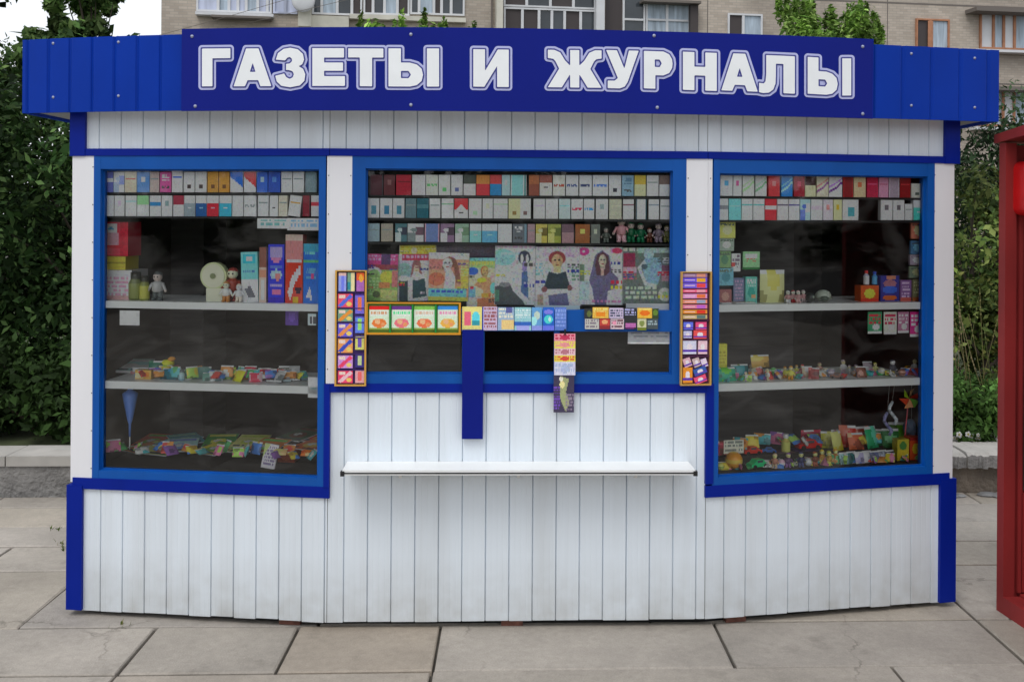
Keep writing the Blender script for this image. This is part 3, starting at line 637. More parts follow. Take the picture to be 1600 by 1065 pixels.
mag(572,397,622,470,(120,145,95),[('r',0,0,1,.22,(175,70,120)),('t',.05,.02,.9,.16,2,(220,150,185)),('r',.45,0,.75,.28,(70,50,85)),('r',0,.22,1,.34,(120,60,70)),('e',.25,.38,.22,.10,(215,200,190)),('e',.25,.42,.17,.09,(120,150,100)),('r',.0,.44,.4,1,(115,145,90)),('e',.65,.50,.22,.14,(210,175,80)),('r',.4,.6,.75,.72,(225,120,85)),('r',.8,.35,1,.7,(190,110,110)),('t',.1,.5,.4,.9,6,(150,175,125)),('e',.33,.86,.12,.07,(75,85,60)),('r',.45,.76,1,1,(165,180,120))],'magazine with pink title and green and yellow food picture, left end of the row',-.042,2)
mag(617,397,672,470,(205,195,200),[('r',.2,0,1,.14,(150,50,75)),('t',.15,.02,.95,.14,1,(215,150,170)),('r',.0,.14,.5,.5,(160,160,175)),('e',.25,.35,.25,.16,(120,145,145)),('f',.62,.24,.13,.10,SK),('p',[(.5,.18),(.55,.12),(.72,.14),(.78,.5),(.7,.5),(.68,.25),(.55,.24),(.5,.5),(.44,.5)],(120,85,85)),('r',.12,.55,.36,1,(40,55,60)),('p',[(.5,.55),(.85,.52),(.9,.9),(.5,.95)],(35,60,65)),('r',.36,.6,.5,.95,(200,195,215)),('e',.25,.52,.17,.06,(205,190,180)),('e',.62,.48,.16,.08,(215,205,195)),('t',.75,.2,.98,.4,4,(190,215,190)),('r',0,.55,.1,1,(215,225,190))],'magazine with crimson title and a couple in dark clothes on its cover',-.046,3)
mag(669,395,733,470,(205,140,120),[('r',0,0,1,.14,(205,190,195)),('t',.02,.02,.98,.13,1,(235,215,225)),('r',0,.14,.35,.35,(190,120,115)),('e',.2,.55,.2,.14,(225,110,90)),('p',[(.32,.35),(.36,.14),(.5,.07),(.66,.12),(.74,.3),(.8,.62),(.68,.62),(.62,.3)],(115,80,72)),('f',.46,.23,.12,.12,(220,195,180)),('p',[(.42,.35),(.55,.33),(.66,.5),(.66,.78),(.36,.78),(.42,.55)],(205,215,215)),('r',.8,.3,1,.72,(205,160,90)),('t',.78,.2,.98,.5,5,(220,190,130)),('r',.02,.74,.94,.92,(110,170,215)),('t',.08,.78,.88,.87,1,(60,80,180)),('r',0,.92,1,1,(215,175,90))],'magazine with a brown-haired woman in white above a light blue caption bar',-.042,4)
mag(729,403,776,480,(205,215,160),[('r',0,0,1,.06,(120,170,215)),('r',0,.06,1,.20,(150,205,120)),('t',.03,.07,.97,.19,1,(190,230,100)),('e',.2,.27,.2,.08,(60,90,175)),('e',.6,.27,.13,.11,(150,95,65)),('f',.62,.27,.11,.09,(210,150,110)),('p',[(.25,.55),(.5,.38),(.8,.4),(.85,.62),(.72,.95),(.52,.95),(.55,.65)],(205,135,105)),('e',.5,.45,.16,.05,(215,190,70)),('r',.5,.72,.8,.8,(205,140,60)),('r',.8,.3,1,.5,(215,160,150)),('e',.9,.62,.12,.12,(110,180,205)),('r',0,.6,.3,.8,(110,150,190)),('r',0,.8,.5,1,(215,175,165)),('p',[(.35,.82),(.95,.8),(.98,1),(.35,1)],(165,105,75))],'beach magazine with green title and an orange-skinned woman in a bikini',-.038,5)
mag(773,384,837,476,(205,212,235),[('t',.02,.0,.98,.06,1,(170,150,165)),('e',.2,.2,.3,.14,(140,195,210)),('r',.15,.12,.6,.16,(160,180,215)),('e',.72,.2,.15,.12,(40,45,60)),('e',.66,.22,.035,.08,(225,230,235)),('e',.79,.22,.035,.08,(225,230,235)),('e',.73,.36,.06,.1,(130,120,160)),('p',[(.66,.45),(.8,.42),(.84,.95),(.64,.9)],(65,90,125)),('p',[(.0,.7),(.35,.62),(.6,.8),(.75,1),(0,1)],(55,62,65)),('e',.25,.66,.14,.04,(110,110,115)),('p',[(.35,.6),(.65,.78),(.98,1),(.8,1),(.45,.76)],(190,185,205)),('r',0,.75,.12,.95,(70,110,95))],'pale blue magazine with a black and white masked figure on its cover',-.044,6)
mag(834,385,908,478,(205,220,222),[('r',0,0,1,.18,(200,165,190)),('t',.0,.02,1,.16,1,(225,200,215)),('e',.12,.12,.1,.06,(235,220,230)),('e',.5,.2,.18,.12,(120,60,60)),('f',.5,.25,.12,.12,(205,150,120)),('r',.42,.33,.58,.44,(175,165,130)),('p',[(.32,.42),(.5,.46),(.68,.42),(.78,.72),(.2,.72)],(35,48,55)),('e',.22,.72,.06,.05,(110,75,75)),('e',.76,.7,.05,.05,(110,75,75)),('r',.15,.76,.7,.80,(220,215,215)),('p',[(.3,.82),(.7,.78),(.75,1),(.32,1)],(85,85,115)),('r',.08,.8,.2,.98,(150,135,120)),('t',.02,.28,.2,.5,4,(120,160,175)),('t',.8,.3,.98,.6,5,(90,120,105))],'magazine with a red-haired person in a black jumper under a pink title',-.040,7)
mag(905,386,974,476,(205,215,222),[('t',.0,.02,.98,.15,1,(205,140,180)),('e',.1,.08,.13,.07,(165,65,120)),('e',.1,.08,.03,.02,(240,230,235)),('r',.25,.02,.7,.14,(190,180,185)),('e',.86,.06,.12,.05,(165,60,90)),('r',.82,.14,1,.5,(205,215,195)),('p',[(.3,.35),(.36,.14),(.52,.06),(.68,.14),(.74,.42),(.9,.55),(.84,.72),(.66,.76),(.62,1),(.36,1),(.3,.72),(.22,.6)],(92,88,112)),('p',[(.36,.32),(.4,.14),(.54,.08),(.66,.16),(.7,.42),(.6,.5),(.4,.5)],(75,50,58)),('f',.53,.24,.085,.11,(205,170,155)),('r',.5,.36,.56,.5,(190,150,145)),('r',.02,.6,.24,.92,(165,210,222)),('r',0,.3,.12,.6,(90,105,90)),('r',.75,.72,1,.95,(205,185,205)),('t',.3,.92,.98,.99,1,(200,120,150))],'magazine with a dark-haired woman in a grey dress on white',-.046,8)
mag(971,387,1050,474,(92,100,96),[('r',0,.1,.28,.35,(115,35,65)),('r',0,.35,.3,.45,(190,150,165)),('t',.02,.46,.3,.6,2,(150,90,100)),('t',.02,.0,.45,.1,1,(175,200,165)),('r',.32,.0,1,.1,(150,170,165)),('e',.55,.12,.10,.09,(150,170,175)),('p',[(.4,.3),(.48,.18),(.75,.18),(.82,.35),(.72,.66),(.5,.66)],(125,150,165)),('p',[(.32,.36),(.46,.22),(.5,.28),(.4,.38),(.5,.62),(.7,.66),(.68,.72),(.46,.68)],(175,190,195)),('e',.46,.34,.06,.05,(65,80,85)),('r',.82,.18,1,.28,(200,190,195)),('r',.8,.32,1,.42,(100,65,85)),('r',.8,.42,1,.6,(150,120,130)),('t',.08,.7,.7,.95,3,(165,180,160)),('e',.86,.84,.13,.12,(190,205,170)),('e',.86,.84,.05,.05,(140,160,120))],'dark grey and crimson magazine with a grey figure and a pale round seal',-.042,9)
card('paper_strip',FC,978,474,1050,485,-.03,.001,(205,220,215),[],'narrow white paper strip under the dark grey magazine','paper',nx=4,ny=2)
card('paper_strip',FC,836,477,906,485,-.028,.001,(170,205,195),[],'narrow pale green paper strip under the two women magazines','paper',nx=4,ny=2)
card('price_paper',FC,981,516,1052,537,-.012,.001,(120,122,124),[('r',0,.85,1,1,(150,152,152)),('t',.05,.1,.9,.6,2,(95,98,102))],'grey paper notice hanging inside the lower right pane','paper',nx=16,ny=8)
# picture strips of small packets clipped in front of the bar
GAIN = 1.2
def seedpack(i, x0, x1, top, mid, low, lab):
    card('seed_packet',FC,x0,478,x1,515,.022,.008,(205,222,200),[('r',0,0,1,.16,top),('r',.05,.2,.95,.42,(215,225,212)),('t',.1,.22,.9,.42,1,mid),('e',.5,.72,.36,.20,low),('e',.42,.66,.14,.10,(220,175,140)),('e',.68,.78,.1,.08,(230,150,110)),('r',0,.93,1,1,(130,150,80))],lab,'packet','packets in the yellow rack',nx=24,ny=26,seed=i)
seedpack(1,577,608,(205,40,40),(190,150,120),(200,120,70),'packet with a red top in the yellow and green rack')
seedpack(2,612,643,(105,60,130),(90,200,140),(215,120,130),'packet with a purple top in the yellow and green rack')
seedpack(3,647,679,(130,180,95),(200,170,150),(205,115,85),'packet with a green top in the yellow and green rack')
seedpack(4,684,715,(70,140,210),(215,150,180),(220,165,90),'packet with a blue top in the yellow and green rack')
def rack(F, x0,y0,x1,y1, rim, back, dv, horiz, label, d0=.0125, w=3, name='packet_rack'):
    sx0,sx1,z0,z1 = F.rect(x0,y0,x1,y1,d0); px = (sx1-sx0)/(x1-x0)
    r = empty(name, F.w((sx0+sx1)/2, z0, d0)); tag(r, label, 'rack')
    mb = MB(); F.box(mb, sx0, sx1, z0, z1, d0, d0+.0012, 0, C(*back)); link_obj('back_panel', mb, M['print'], r)
    e = w*px
    for a,b,c_,d_ in ((sx0,sx0+e,z0,z1),(sx1-e,sx1,z0,z1),(sx0+e,sx1-e,z0,z0+e*.9),(sx0+e,sx1-e,z1-e*.6,z1)):
        mb = MB(); F.box(mb, a,b,c_,d_, d0+.0013, d0+.018, 0, C(*rim)); link_obj('rim', mb, M['plastic'], r)
    for v in dv:
        mb = MB()
        if horiz:
            z = F.at((x0+x1)/2, v, d0)[1]; F.box(mb, sx0+e, sx1-e, z-.002, z+.002, d0+.0013, d0+.013, 0, C(*back))
        else:
            s_ = F.S(v,(y0+y1)/2,d0); F.box(mb, s_-.003, s_+.003, z0+e, z1-e, d0+.0013, d0+.016, 0, C(40,120,60))
        link_obj('divider', mb, M['plastic'], r)
    return r
rack(FC,572,472,720,522,(185,135,55),(90,125,60),(610,645,681),False,'yellow rimmed rack of four food packets below the magazines')
for i,(x0,x1,y0,base,ops,lab) in enumerate([
 (722,753,479,(215,205,140),[('r',.1,.2,.45,.8,(205,110,130)),('e',.7,.5,.2,.3,(110,200,215)),('r',.5,.6,.9,.8,(60,140,150))],'small yellow, pink and cyan leaflet left of the pale ones'),
 (754,777,479,(190,175,195),[('t',.1,.05,.95,.95,6,(140,95,100)),('r',0,0,.08,1,(80,90,180))],'small lilac leaflet with brown print'),
 (778,803,480,(150,170,190),[('t',.05,.05,.95,.5,3,(215,215,200)),('r',.2,.55,1,.95,(215,190,140)),('r',.5,.0,.9,.25,(90,95,140))],'small blue-grey leaflet with a cream lower half'),
 (804,830,480,(150,190,195),[('t',.05,.1,.95,.5,4,(205,225,220)),('r',0,.62,1,.78,(60,100,165)),('r',.1,.8,.9,1,(160,165,215))],'small pale teal leaflet with a blue band'),
 (831,847,480,(105,150,190),[('e',.5,.35,.3,.18,(185,200,190)),('e',.2,.6,.3,.2,(165,215,220)),('r',0,.8,1,1,(140,150,205))],'narrow sky blue leaflet with round pale picture'),
 (848,866,480,(45,95,170),[('e',.5,.2,.4,.1,(130,130,205)),('e',.5,.52,.4,.18,(90,190,190)),('e',.62,.52,.12,.1,(200,240,250)),('r',0,.78,1,1,(110,120,210))],'deep blue leaflet with a bright cyan spot'),
 (867,885,480,(95,120,180),[('t',.05,.1,.95,.9,5,(140,160,210))],'deep blue leaflet at the right end of the leaflet row')]):
    card('leaflet',FC,x0,y0,x1,516,.018,.0015,base,ops,lab,'leaflet','leaflets clipped along the blue bar',nx=18,ny=24,seed=40+i)
dk=(40,42,45)
for i,(x0,x1,y0,y1,base,ops,lab) in enumerate([
 (913,926,482,498,dk,[('e',.6,.5,.3,.3,(90,100,60))],'small black sachet, upper left of the dark block'),
 (926,951,480,497,(205,170,90),[('t',.05,.1,.95,.5,2,(230,205,140)),('r',.2,.45,.8,.8,(205,130,50))],'gold sachet, left one in the upper row of the dark block'),
 (952,974,481,497,(190,180,200),[('t',.1,.2,.95,.9,3,(60,65,85))],'lilac sachet with dark print in the dark block'),
 (975,995,481,498,dk,[('t',.1,.1,.95,.8,3,(165,165,200))],'black sachet with lilac print beside the second gold one'),
 (996,1019,481,497,(215,170,80),[('e',.5,.5,.35,.25,(205,110,40)),('r',.1,.05,.9,.2,(235,215,150))],'gold sachet, right one in the upper row of the dark block'),
 (1019,1029,482,498,(45,60,35),[('e',.5,.4,.4,.3,(90,115,50))],'small black and green sachet, upper right of the dark block'),
 (914,936,498,514,(180,180,175),[('t',.05,.1,.95,.9,3,(120,110,120))],'pale grey sachet, lower left of the dark block'),
 (937,953,498,514,(165,70,65),[('e',.5,.3,.3,.2,(210,160,120)),('r',0,.7,1,1,(120,45,50))],'red sachet in the lower row of the dark block'),
 (954,975,498,514,(195,180,185),[('t',.1,.1,.9,.9,3,(90,60,70)),('e',.3,.4,.15,.2,(225,150,170))],'pinkish sachet in the lower row of the dark block'),
 (976,995,498,514,dk,[('r',.1,.4,.9,.8,(170,110,160)),('r',.1,.8,.8,1,(90,40,90))],'black sachet with a mauve band in the lower row'),
 (996,1010,498,516,(190,190,160),[('e',.5,.4,.3,.25,(120,130,80)),('r',0,.75,1,1,(100,110,40))],'pale green sachet in the lower row of the dark block'),
 (1011,1028,498,514,(70,78,80),[('t',.1,.2,.9,.7,2,(150,165,170))],'dark grey sachet, lower right of the dark block')]):
    card('sachet',FC,x0,y0,x1,y1,.020+.002*(i%3),.004,base,ops,lab,'sachet','sachets pinned on the blue bar',nx=14,ny=12,seed=60+i)
# strip of tickets hanging over the hatch
tk = [(521,532,(215,150,160),(170,60,90)),(533,543,(225,205,110),(215,150,150)),(544,554,(220,190,195),(170,120,130)),(555,564,(225,200,100),(185,80,70)),(565,585,(205,205,225),(170,180,205))]
for i,(y0,y1,b_,a_) in enumerate(tk):
    nm = ['pink','yellow','pale pink','second yellow','lilac white'][i]
    card('ticket',FC,866,y0,899,y1+1,.030+.0004*i,.0015,b_,[('e',.5,.5,.2,.35,a_),('t',.05,.1,.35,.9,2,a_),('t',.65,.1,.95,.9,2,a_)],f'{nm} lottery ticket in the strip hanging over the hatch','ticket','tickets hanging over the hatch',nx=20,ny=8,seed=80+i)
card('leaflet',FC,865,586,897,644,.028,.0015,(60,55,75),[('p',[(.35,.02),(.75,.1),(.6,.45),(.8,.7),(.6,.98),(.3,.6)],(150,155,120)),('e',.42,.25,.13,.1,(220,210,160)),('t',.02,.3,.3,.95,8,(110,80,160)),('e',.35,.1,.1,.06,(225,220,205)),('t',.6,.5,.98,.98,5,(130,120,135))],'dark purple leaflet with a pale yellow figure at the bottom of the ticket strip','leaflet',nx=22,ny=36,seed=88)
mb = MB(); mb.tube(FC.w(FC.S(882,516),FC.at(882,514,.03)[1],.031), FC.w(FC.S(882,516),FC.at(882,523,.03)[1],.031), .004); tag(link_obj('clip', mb, M['black']), 'small black clip holding the ticket strip', 'clip')
# the two side racks
rack(FC,524,422,573,602,(180,145,80),(60,40,90),(456,481,503,527,552,577),True,'left tall rack with yellow rims, filled with gum packets',.0145,2.6,'gum_rack')
li = [(530,541,(160,165,205),'lilac blue'),(544,554,(205,200,150),'cream green')]
def small(F,x0,y0,x1,y1,base,ops,lab,grp,seed,nm='gum_packet',d=.026,rot=0):
    card(nm,F,x0,y0,x1,y1,d,.009,base,ops,lab,'gum packet',grp,nx=14,ny=12,seed=seed,gloss=True,rot=rot)
small(FC,529,426,541,455,(150,160,215),[('r',0,0,1,.2,(215,185,180)),('r',.35,.2,.7,1,(120,130,215))],'upright lilac gum packet, top left cell of left rack','packets in the left gum rack',100)
small(FC,543,426,554,455,(120,150,130),[('r',.5,0,1,1,(215,205,165)),('r',0,.5,.4,.9,(60,130,140))],'upright green and cream gum packet at the top of left rack','packets in the left gum rack',101)
small(FC,557,426,569,455,(215,100,60),[('r',0,.4,1,1,(160,110,170)),('e',.6,.3,.3,.2,(240,160,80))],'orange and violet gum packet, top right cell of left rack','packets in the left gum rack',102)
rows_ = [(459,480,(205,90,110),(90,110,190),'rose and blue'),(483,502,(120,150,130),(215,140,70),'grey green and orange'),(505,526,(110,100,185),(215,140,90),'violet and orange'),(529,551,(215,150,100),(60,80,160),'cream orange with dark diagonal'),(555,575,(190,150,200),(215,80,110),'lilac with pink line'),(579,598,(215,80,110),(235,190,195),'crimson and pale pink')]
for i,(y0,y1,b_,a_,nm) in enumerate(rows_):
    small(FC,528,y0,551,y1,b_,[('p',[(0,.9),(.2,1),(1,.2),(.8,0)],a_),('r',.05,.05,.5,.3,(225,200,190)),('e',.75,.75,.15,.15,(235,190,120))],f'{nm} gum packet in the left column of left rack','packets in the left gum rack',110+i)
rows_ = [(459,490,(120,110,190),(215,120,90),'violet and orange'),(493,520,(110,130,225),(150,200,120),'light blue and green'),(524,546,(190,190,120),(110,90,160),'olive with violet line'),(552,574,(60,50,110),(180,190,150),'dark violet with pale line'),(577,598,(205,160,165),(215,110,110),'pale pink')]
for i,(y0,y1,b_,a_,nm) in enumerate(rows_):
    small(FC,555,y0,569,y1,b_,[('r',.3,.2,.7,.8,a_),('r',0,0,1,.12,(70,50,120))],f'{nm} gum packet in the right column of left rack','packets in the left gum rack',120+i)
FP = Facet(FC.w(FC.len-.06,0,.0)[:2], FR.w(.06,0,.0)[:2])
rack(FP,1062,424,1110,601,(170,140,85),(70,35,65),(500,530,556),True,'right tall rack with yellow posts, filled with gum packets',.020,2.4,'gum_rack')
rows_ = [(427,433,(150,120,150),(210,150,130),'mauve'),(434,441,(110,90,190),(215,160,60),'violet with orange end'),(442,450,(120,100,190),(200,80,80),'violet'),(452,457,(215,100,130),(235,160,170),'rose'),(459,466,(205,150,190),(235,120,80),'pink and orange'),(468,474,(215,140,120),(150,160,180),'salmon and grey'),(476,482,(205,130,150),(180,110,190),'dusty pink'),(484,490,(205,140,70),(190,60,50),'orange and red'),(492,498,(190,170,130),(90,110,110),'beige and grey')]
for i,(y0,y1,b_,a_,nm) in enumerate(rows_):
    small(FP,1067,y0,1105,y1,b_,[('r',.55,.1,.95,.9,a_),('r',.05,.4,.5,.6,(235,200,210))],f'flat {nm} gum packet, {ORD[i+1]} from the top of right rack','packets in the right gum rack',130+i,d=.032)
rows_ = [(1068,503,1083,515,(110,120,225),'light violet square'),(1087,503,1104,515,(205,90,130),'rose square'),(1068,517,1081,528,(190,190,235),'pale lilac'),(1084,516,1104,529,(205,90,90),'red and pink'),(1067,532,1088,553,(205,205,235),'white and blue large'),(1091,532,1105,553,(225,190,200),'white and rose'),(1068,559,1080,573,(205,170,180),'dusty pink tilted'),(1083,559,1094,573,(190,170,170),'beige tilted'),(1067,574,1082,598,(225,140,60),'orange round'),(1084,574,1104,585,(60,90,150),'blue tilted'),(1085,587,1104,598,(205,90,120),'crimson tilted'),(1096,560,1105,573,(215,200,220),'pale lilac tilted')]
for i,(x0,y0,x1,y1,b_,nm) in enumerate(rows_):
    small(FP,x0,y0,x1,y1,b_,[('e',.5,.5,.25,.25,(235,215,220)),('r',0,.7,1,.85,(90,60,150))],f'{nm} gum packet in the lower half of right rack','packets in the right gum rack',150+i,d=.031,rot=.35 if 'tilted' in nm else 0)

# ------------------------------------------------------------------ goods on the shelves of the outer windows
GAIN = 2.0
def place(mb, F, px, py, z, d, rz=0.0, rx=0.0, sc=1.0):
    s_ = F.S(px, py, d); p = F.w(s_, z, d); yaw = math.atan2(F.u.y, F.u.x)
    return mb.xf(Matrix.Translation(p) @ Matrix.Rotation(yaw+rz, 4, 'Z') @ Matrix.Rotation(rx, 4, 'X') @ Matrix.Scale(sc, 4))
def pxm(F, px, d): return abs(F.S(px+1, 500, d)-F.S(px, 500, d))
def boxitem(F,x0,y0,x1,y1,zf,base,ops,lab,cat='box',name='box',d=-.08,thick=.06,nx=16,ny=22,rot=0,lean=0,seed=None,gloss=False,group=None,zz=None):
    return card(name,F,x0,y0,x1,y1,d,thick,base,ops,lab,cat,group,nx=nx,ny=ny,rot=rot,lean=lean,seed=seed,zfix=zf,gloss=gloss)
# ---- left window, upper shelf
a0 = zL1
boxitem(FL,160,422,206,468,a0,(205,180,190),[('r',0,0,1,.14,(220,205,205)),('t',.1,.25,.9,.9,5,(190,140,155)),('r',0,.85,1,1,(170,140,140))],'pale pink box at the bottom of the pile, upper shelf, left window',d=-.09,thick=.15)
zt1 = FL.at(183,422,-.09)[1]
boxitem(FL,164,401,196,422,zt1+.001,(170,160,80),[('r',0,.4,1,.55,(140,130,70))],'olive yellow box in the middle of the pile, left window',d=-.095,thick=.12)
zt2 = FL.at(183,401,-.09)[1]
boxitem(FL,161,347,200,400,zt2+.003,(190,60,75),[('r',.05,.06,.55,.3,(205,195,200)),('e',.3,.2,.12,.05,(90,140,160)),('r',0,.34,.6,.7,(205,140,150)),('r',0,.7,1,.78,(160,35,50)),('r',.7,0,1,1,(150,30,50))],'tall pink and red box on top of the pile, left window',d=-.09,thick=.12)
def jar(F,px,py,z,d,lab,cols,r=.028,h=.09,cat='jar',nm='jar'):
    mb = MB(); mb.lathe([(r*.85,0),(r,.008),(r,h*.6),(r*.7,h*.75),(r*.72,h*.8),(r*.74,h)],14,0,None,cols=[C(*c) for c in cols]); place(mb,F,px,py,z,d)
    o = link_obj(nm, mb, M['plastic'], smooth=True); tag(o, lab, cat); return o
jar(FL,212,455,a0,-.10,'dark olive jar next to the pale pink box',[(90,95,60),(110,115,75),(90,95,65),(60,60,50),(50,50,45)],.03,.12)
jar(FL,226,455,a0,-.085,'olive yellow jar between the darker jars',[(120,125,70),(150,150,85),(110,115,70),(80,80,60),(50,50,45)],.022,.105)
def figure(F,px,z,d,cols,h,lab,rz=0,nm='toy_figure',cat='toy figure',group='small toy figures on the shelves'):
    k = h/.1; mb = MB(); c0,c1,c2 = [C(*c) for c in cols]   # legs, torso, head
    for sx in (-1,1):
        mb.tube((sx*.011*k,0,0),(sx*.009*k,0,.034*k),.009*k,.0105*k,8,0,c0); mb.ball((sx*.012*k,-.006*k,.005*k),.010*k,8,c0,sy=1.5,sz=.6)
        mb.tube((sx*.018*k,0,.062*k),(sx*.032*k,-.006*k,.038*k),.0065*k,.005*k,7,0,c1); mb.ball((sx*.033*k,-.007*k,.036*k),.006*k,7,c2)
    mb.lathe([(.014*k,.03*k),(.021*k,.036*k),(.019*k,.052*k),(.021*k,.062*k),(.012*k,.068*k),(.007*k,.072*k)],10,0,c1)
    mb.ball((0,0,.084*k),.017*k,10,c2); mb.ball((0,.003*k,.091*k),.0165*k,10,c0,sz=.8); mb.ball((-.006*k,-.015*k,.085*k),.003*k,6,(.02,.02,.02)); mb.ball((.006*k,-.015*k,.085*k),.003*k,6,(.02,.02,.02))
    place(mb,F,px,500,z,d,rz); o = link_obj(nm,mb,M['plastic'],smooth=True); tag(o,lab,cat,group); return o
figure(FL,246,a0,-.09,[(70,75,75),(150,150,150),(165,155,150)],.12,'grey toy figure beside the dark olive jar, left window')
# round dial clock
k = empty('desk_clock', FL.w(FL.S(335,450,-.1), a0, -.1)); tag(k, 'round cream desk clock standing on a pale base, upper shelf, left window', 'clock')
cx_, cz_ = FL.at(334,431,-.1); r_ = 20.5*pxm(FL,335,-.1)
def disc(r, d0, d1, c): 
    mb = MB(); a = Vector(FL.w(cx_,cz_,d0)); b = Vector(FL.w(cx_,cz_,d1)); mb.tube(a,b,r,r,28,0,C(*c)); return mb
link_obj('clock_case', disc(r_,-.13,-.095,(165,170,140)), M['plastic'], k)
link_obj('dial', disc(r_*.86,-.0948,-.092,(195,198,165)), M['print'], k); link_obj('hub', disc(r_*.2,-.0918,-.086,(110,115,90)), M['plastic'], k)
mb = MB(); FL.box(mb, FL.S(322,460,-.09), FL.S(350,460,-.09), a0, cz_-r_*.9, -.15, -.09, 0, C(190,188,165)); link_obj('clock_base', mb, M['plastic'], k)
figure(FL,353,a0,-.07,[(150,110,70),(200,195,180),(205,190,165)],.085,'cream toy figure just right of the round clock')
figure(FL,363,a0,-.11,[(120,60,55),(120,60,50),(200,180,160)],.14,'dark red toy figure behind the cream one')
figure(FL,373,a0,-.075,[(180,170,160),(205,200,190),(215,205,195)],.075,'white toy figure left of the light blue box')
boxitem(FL,377,392,403,470,a0,(120,180,205),[('r',0,.55,1,1,(205,210,215)),('r',.1,.05,.9,.25,(70,160,215)),('r',.3,.08,.7,.2,(190,220,235)),('t',.1,.3,.9,.5,3,(70,110,150)),('p',[(.2,.75),(.5,.68),(.8,.9),(.4,.9)],(90,90,95))],'tall box with light blue top and white bottom, left window',d=-.085,thick=.05,rot=.03)
boxitem(FL,405,385,416,471,a0,(180,160,150),[('r',0,0,1,.35,(115,80,70)),('r',0,.4,1,.55,(215,130,110)),('r',.2,.6,.8,.95,(205,200,180))],'narrow brown and cream box beside the blue ones, left window',d=-.075,thick=.05,nx=8)
boxitem(FL,419,380,444,471,a0,(50,55,160),[('r',.1,.06,.9,.22,(150,140,205)),('e',.5,.26,.3,.05,(205,120,150)),('r',.1,.38,.9,.42,(90,110,210)),('e',.5,.52,.35,.09,(150,170,215)),('e',.6,.56,.18,.07,(215,120,120)),('r',.1,.7,.9,.74,(150,140,215)),('e',.55,.82,.3,.06,(215,110,140)),('r',0,.92,1,1,(60,50,140))],'tall violet blue box left of the red one, left window',d=-.075,thick=.05)
boxitem(FL,446,364,473,471,a0,(215,70,60),[('r',0,0,1,.1,(205,160,150)),('r',0,.1,1,.38,(215,120,120)),('r',.05,.36,.95,.4,(235,190,185)),('e',.5,.6,.55,.2,(220,55,35)),('p',[(.1,.85),(.4,.6),(.85,.45),(.9,.55),(.55,.72),(.3,.95)],(235,205,195)),('e',.75,.8,.2,.05,(40,20,40)),('e',.6,.95,.2,.04,(225,150,60))],'tallest red box in the left window',d=-.07,thick=.05)
boxitem(FL,474,378,498,471,a0,(40,95,165),[('r',0,0,1,.12,(50,130,150)),('t',.1,.14,.9,.24,1,(110,190,205)),('r',0,.28,1,.33,(90,150,110)),('t',.1,.4,.9,.6,3,(90,140,210)),('p',[(.2,.9),(.4,.7),(.6,.95)],(190,215,230)),('e',.6,.55,.12,.06,(190,70,110))],'tall dark blue and teal box at the right end of the left window shelf',d=-.072,thick=.05)
card('paper_notice',FL,402,341,450,357,-.035,.001,(190,205,205),[('t',.1,.15,.95,.8,2,(110,150,150))],'left half of the pale paper notices below the packs, left window','paper',nx=18,ny=7)
card('paper_notice',FL,449,341,498,360,-.034,.001,(195,212,218),[('t',.1,.15,.95,.8,2,(120,150,175))],'right half of the pale paper notices below the packs, left window','paper',nx=18,ny=7)
# ---- left window, under upper shelf
card('price_tag',FL,187,485,218,508,-.045,.001,(185,215,220),[],'pale blue paper tag hanging below the upper shelf, left window','tag',nx=6,ny=5)
card('price_tag',FL,481,490,494,508,-.045,.001,(165,175,180),[('r',.25,.2,1,.9,(70,70,75)),('r',.45,.1,.6,1,(190,200,205))],'small white tag below the upper shelf by the right frame, left window','tag',nx=8,ny=8)
card('purple_pouch',FL,446,486,466,508,-.12,.01,(85,60,130),[('e',.5,.4,.3,.3,(110,85,160))],'dim purple pouch hanging under the upper shelf','pouch',nx=8,ny=8)
card('price_tag',FL,481,589,497,621,-.03,.001,(190,215,222),[('t',.1,.5,.9,.7,1,(150,180,190))],'white tag stuck at the right end of the lower shelf, left window','tag',nx=8,ny=10)
mb = MB(); p = FL.w(FL.S(165,560,-.2), zL2, -.2); q = FL.w(FL.S(168,518,-.2), FL.at(168,518,-.2)[1], -.2); mb.tube(p,q,.008,.006,8,0,C(170,160,140)); tag(link_obj('rolled_paper',mb,M['print']),'upright beige paper roll at the left end of the lower shelf','roll')
# toy generators
def toy_car(F,px,z,d,col,lab,L_=.07,rz=0.3,nm='toy_car'):
    mb = MB(); k = L_/.07; c = C(*col)
    prof = [(-.035,.006),(.035,.006),(.036,.016),(.022,.019),(.013,.029),(-.012,.029),(-.022,.019),(-.035,.017)]
    vs = [(x*k,-.013*k,z_*k) for x,z_ in prof]+[(x*k,.013*k,z_*k) for x,z_ in prof]; n = len(prof)
    mb.add(vs,[tuple(range(n)),tuple(range(2*n-1,n-1,-1))]+[(i,n+i,n+(i+1)%n,(i+1)%n) for i in range(n)],0,c)
    mb.box(-.011*k,-.0136*k,.0195*k,.011*k,.0136*k,.0265*k,0,(.08,.1,.12))
    for x in (-.022,.022):
        for y in (-.0135,.0135): mb.tube((x*k,y*k-.003,.007*k),(x*k,y*k+.003,.007*k),.007*k,.007*k,10,0,(.015,.015,.015))
    place(mb,F,px,500,z,d,rz); o = link_obj(nm,mb,M['plastic']); tag(o,lab,'toy car','toy cars in the display windows'); return o
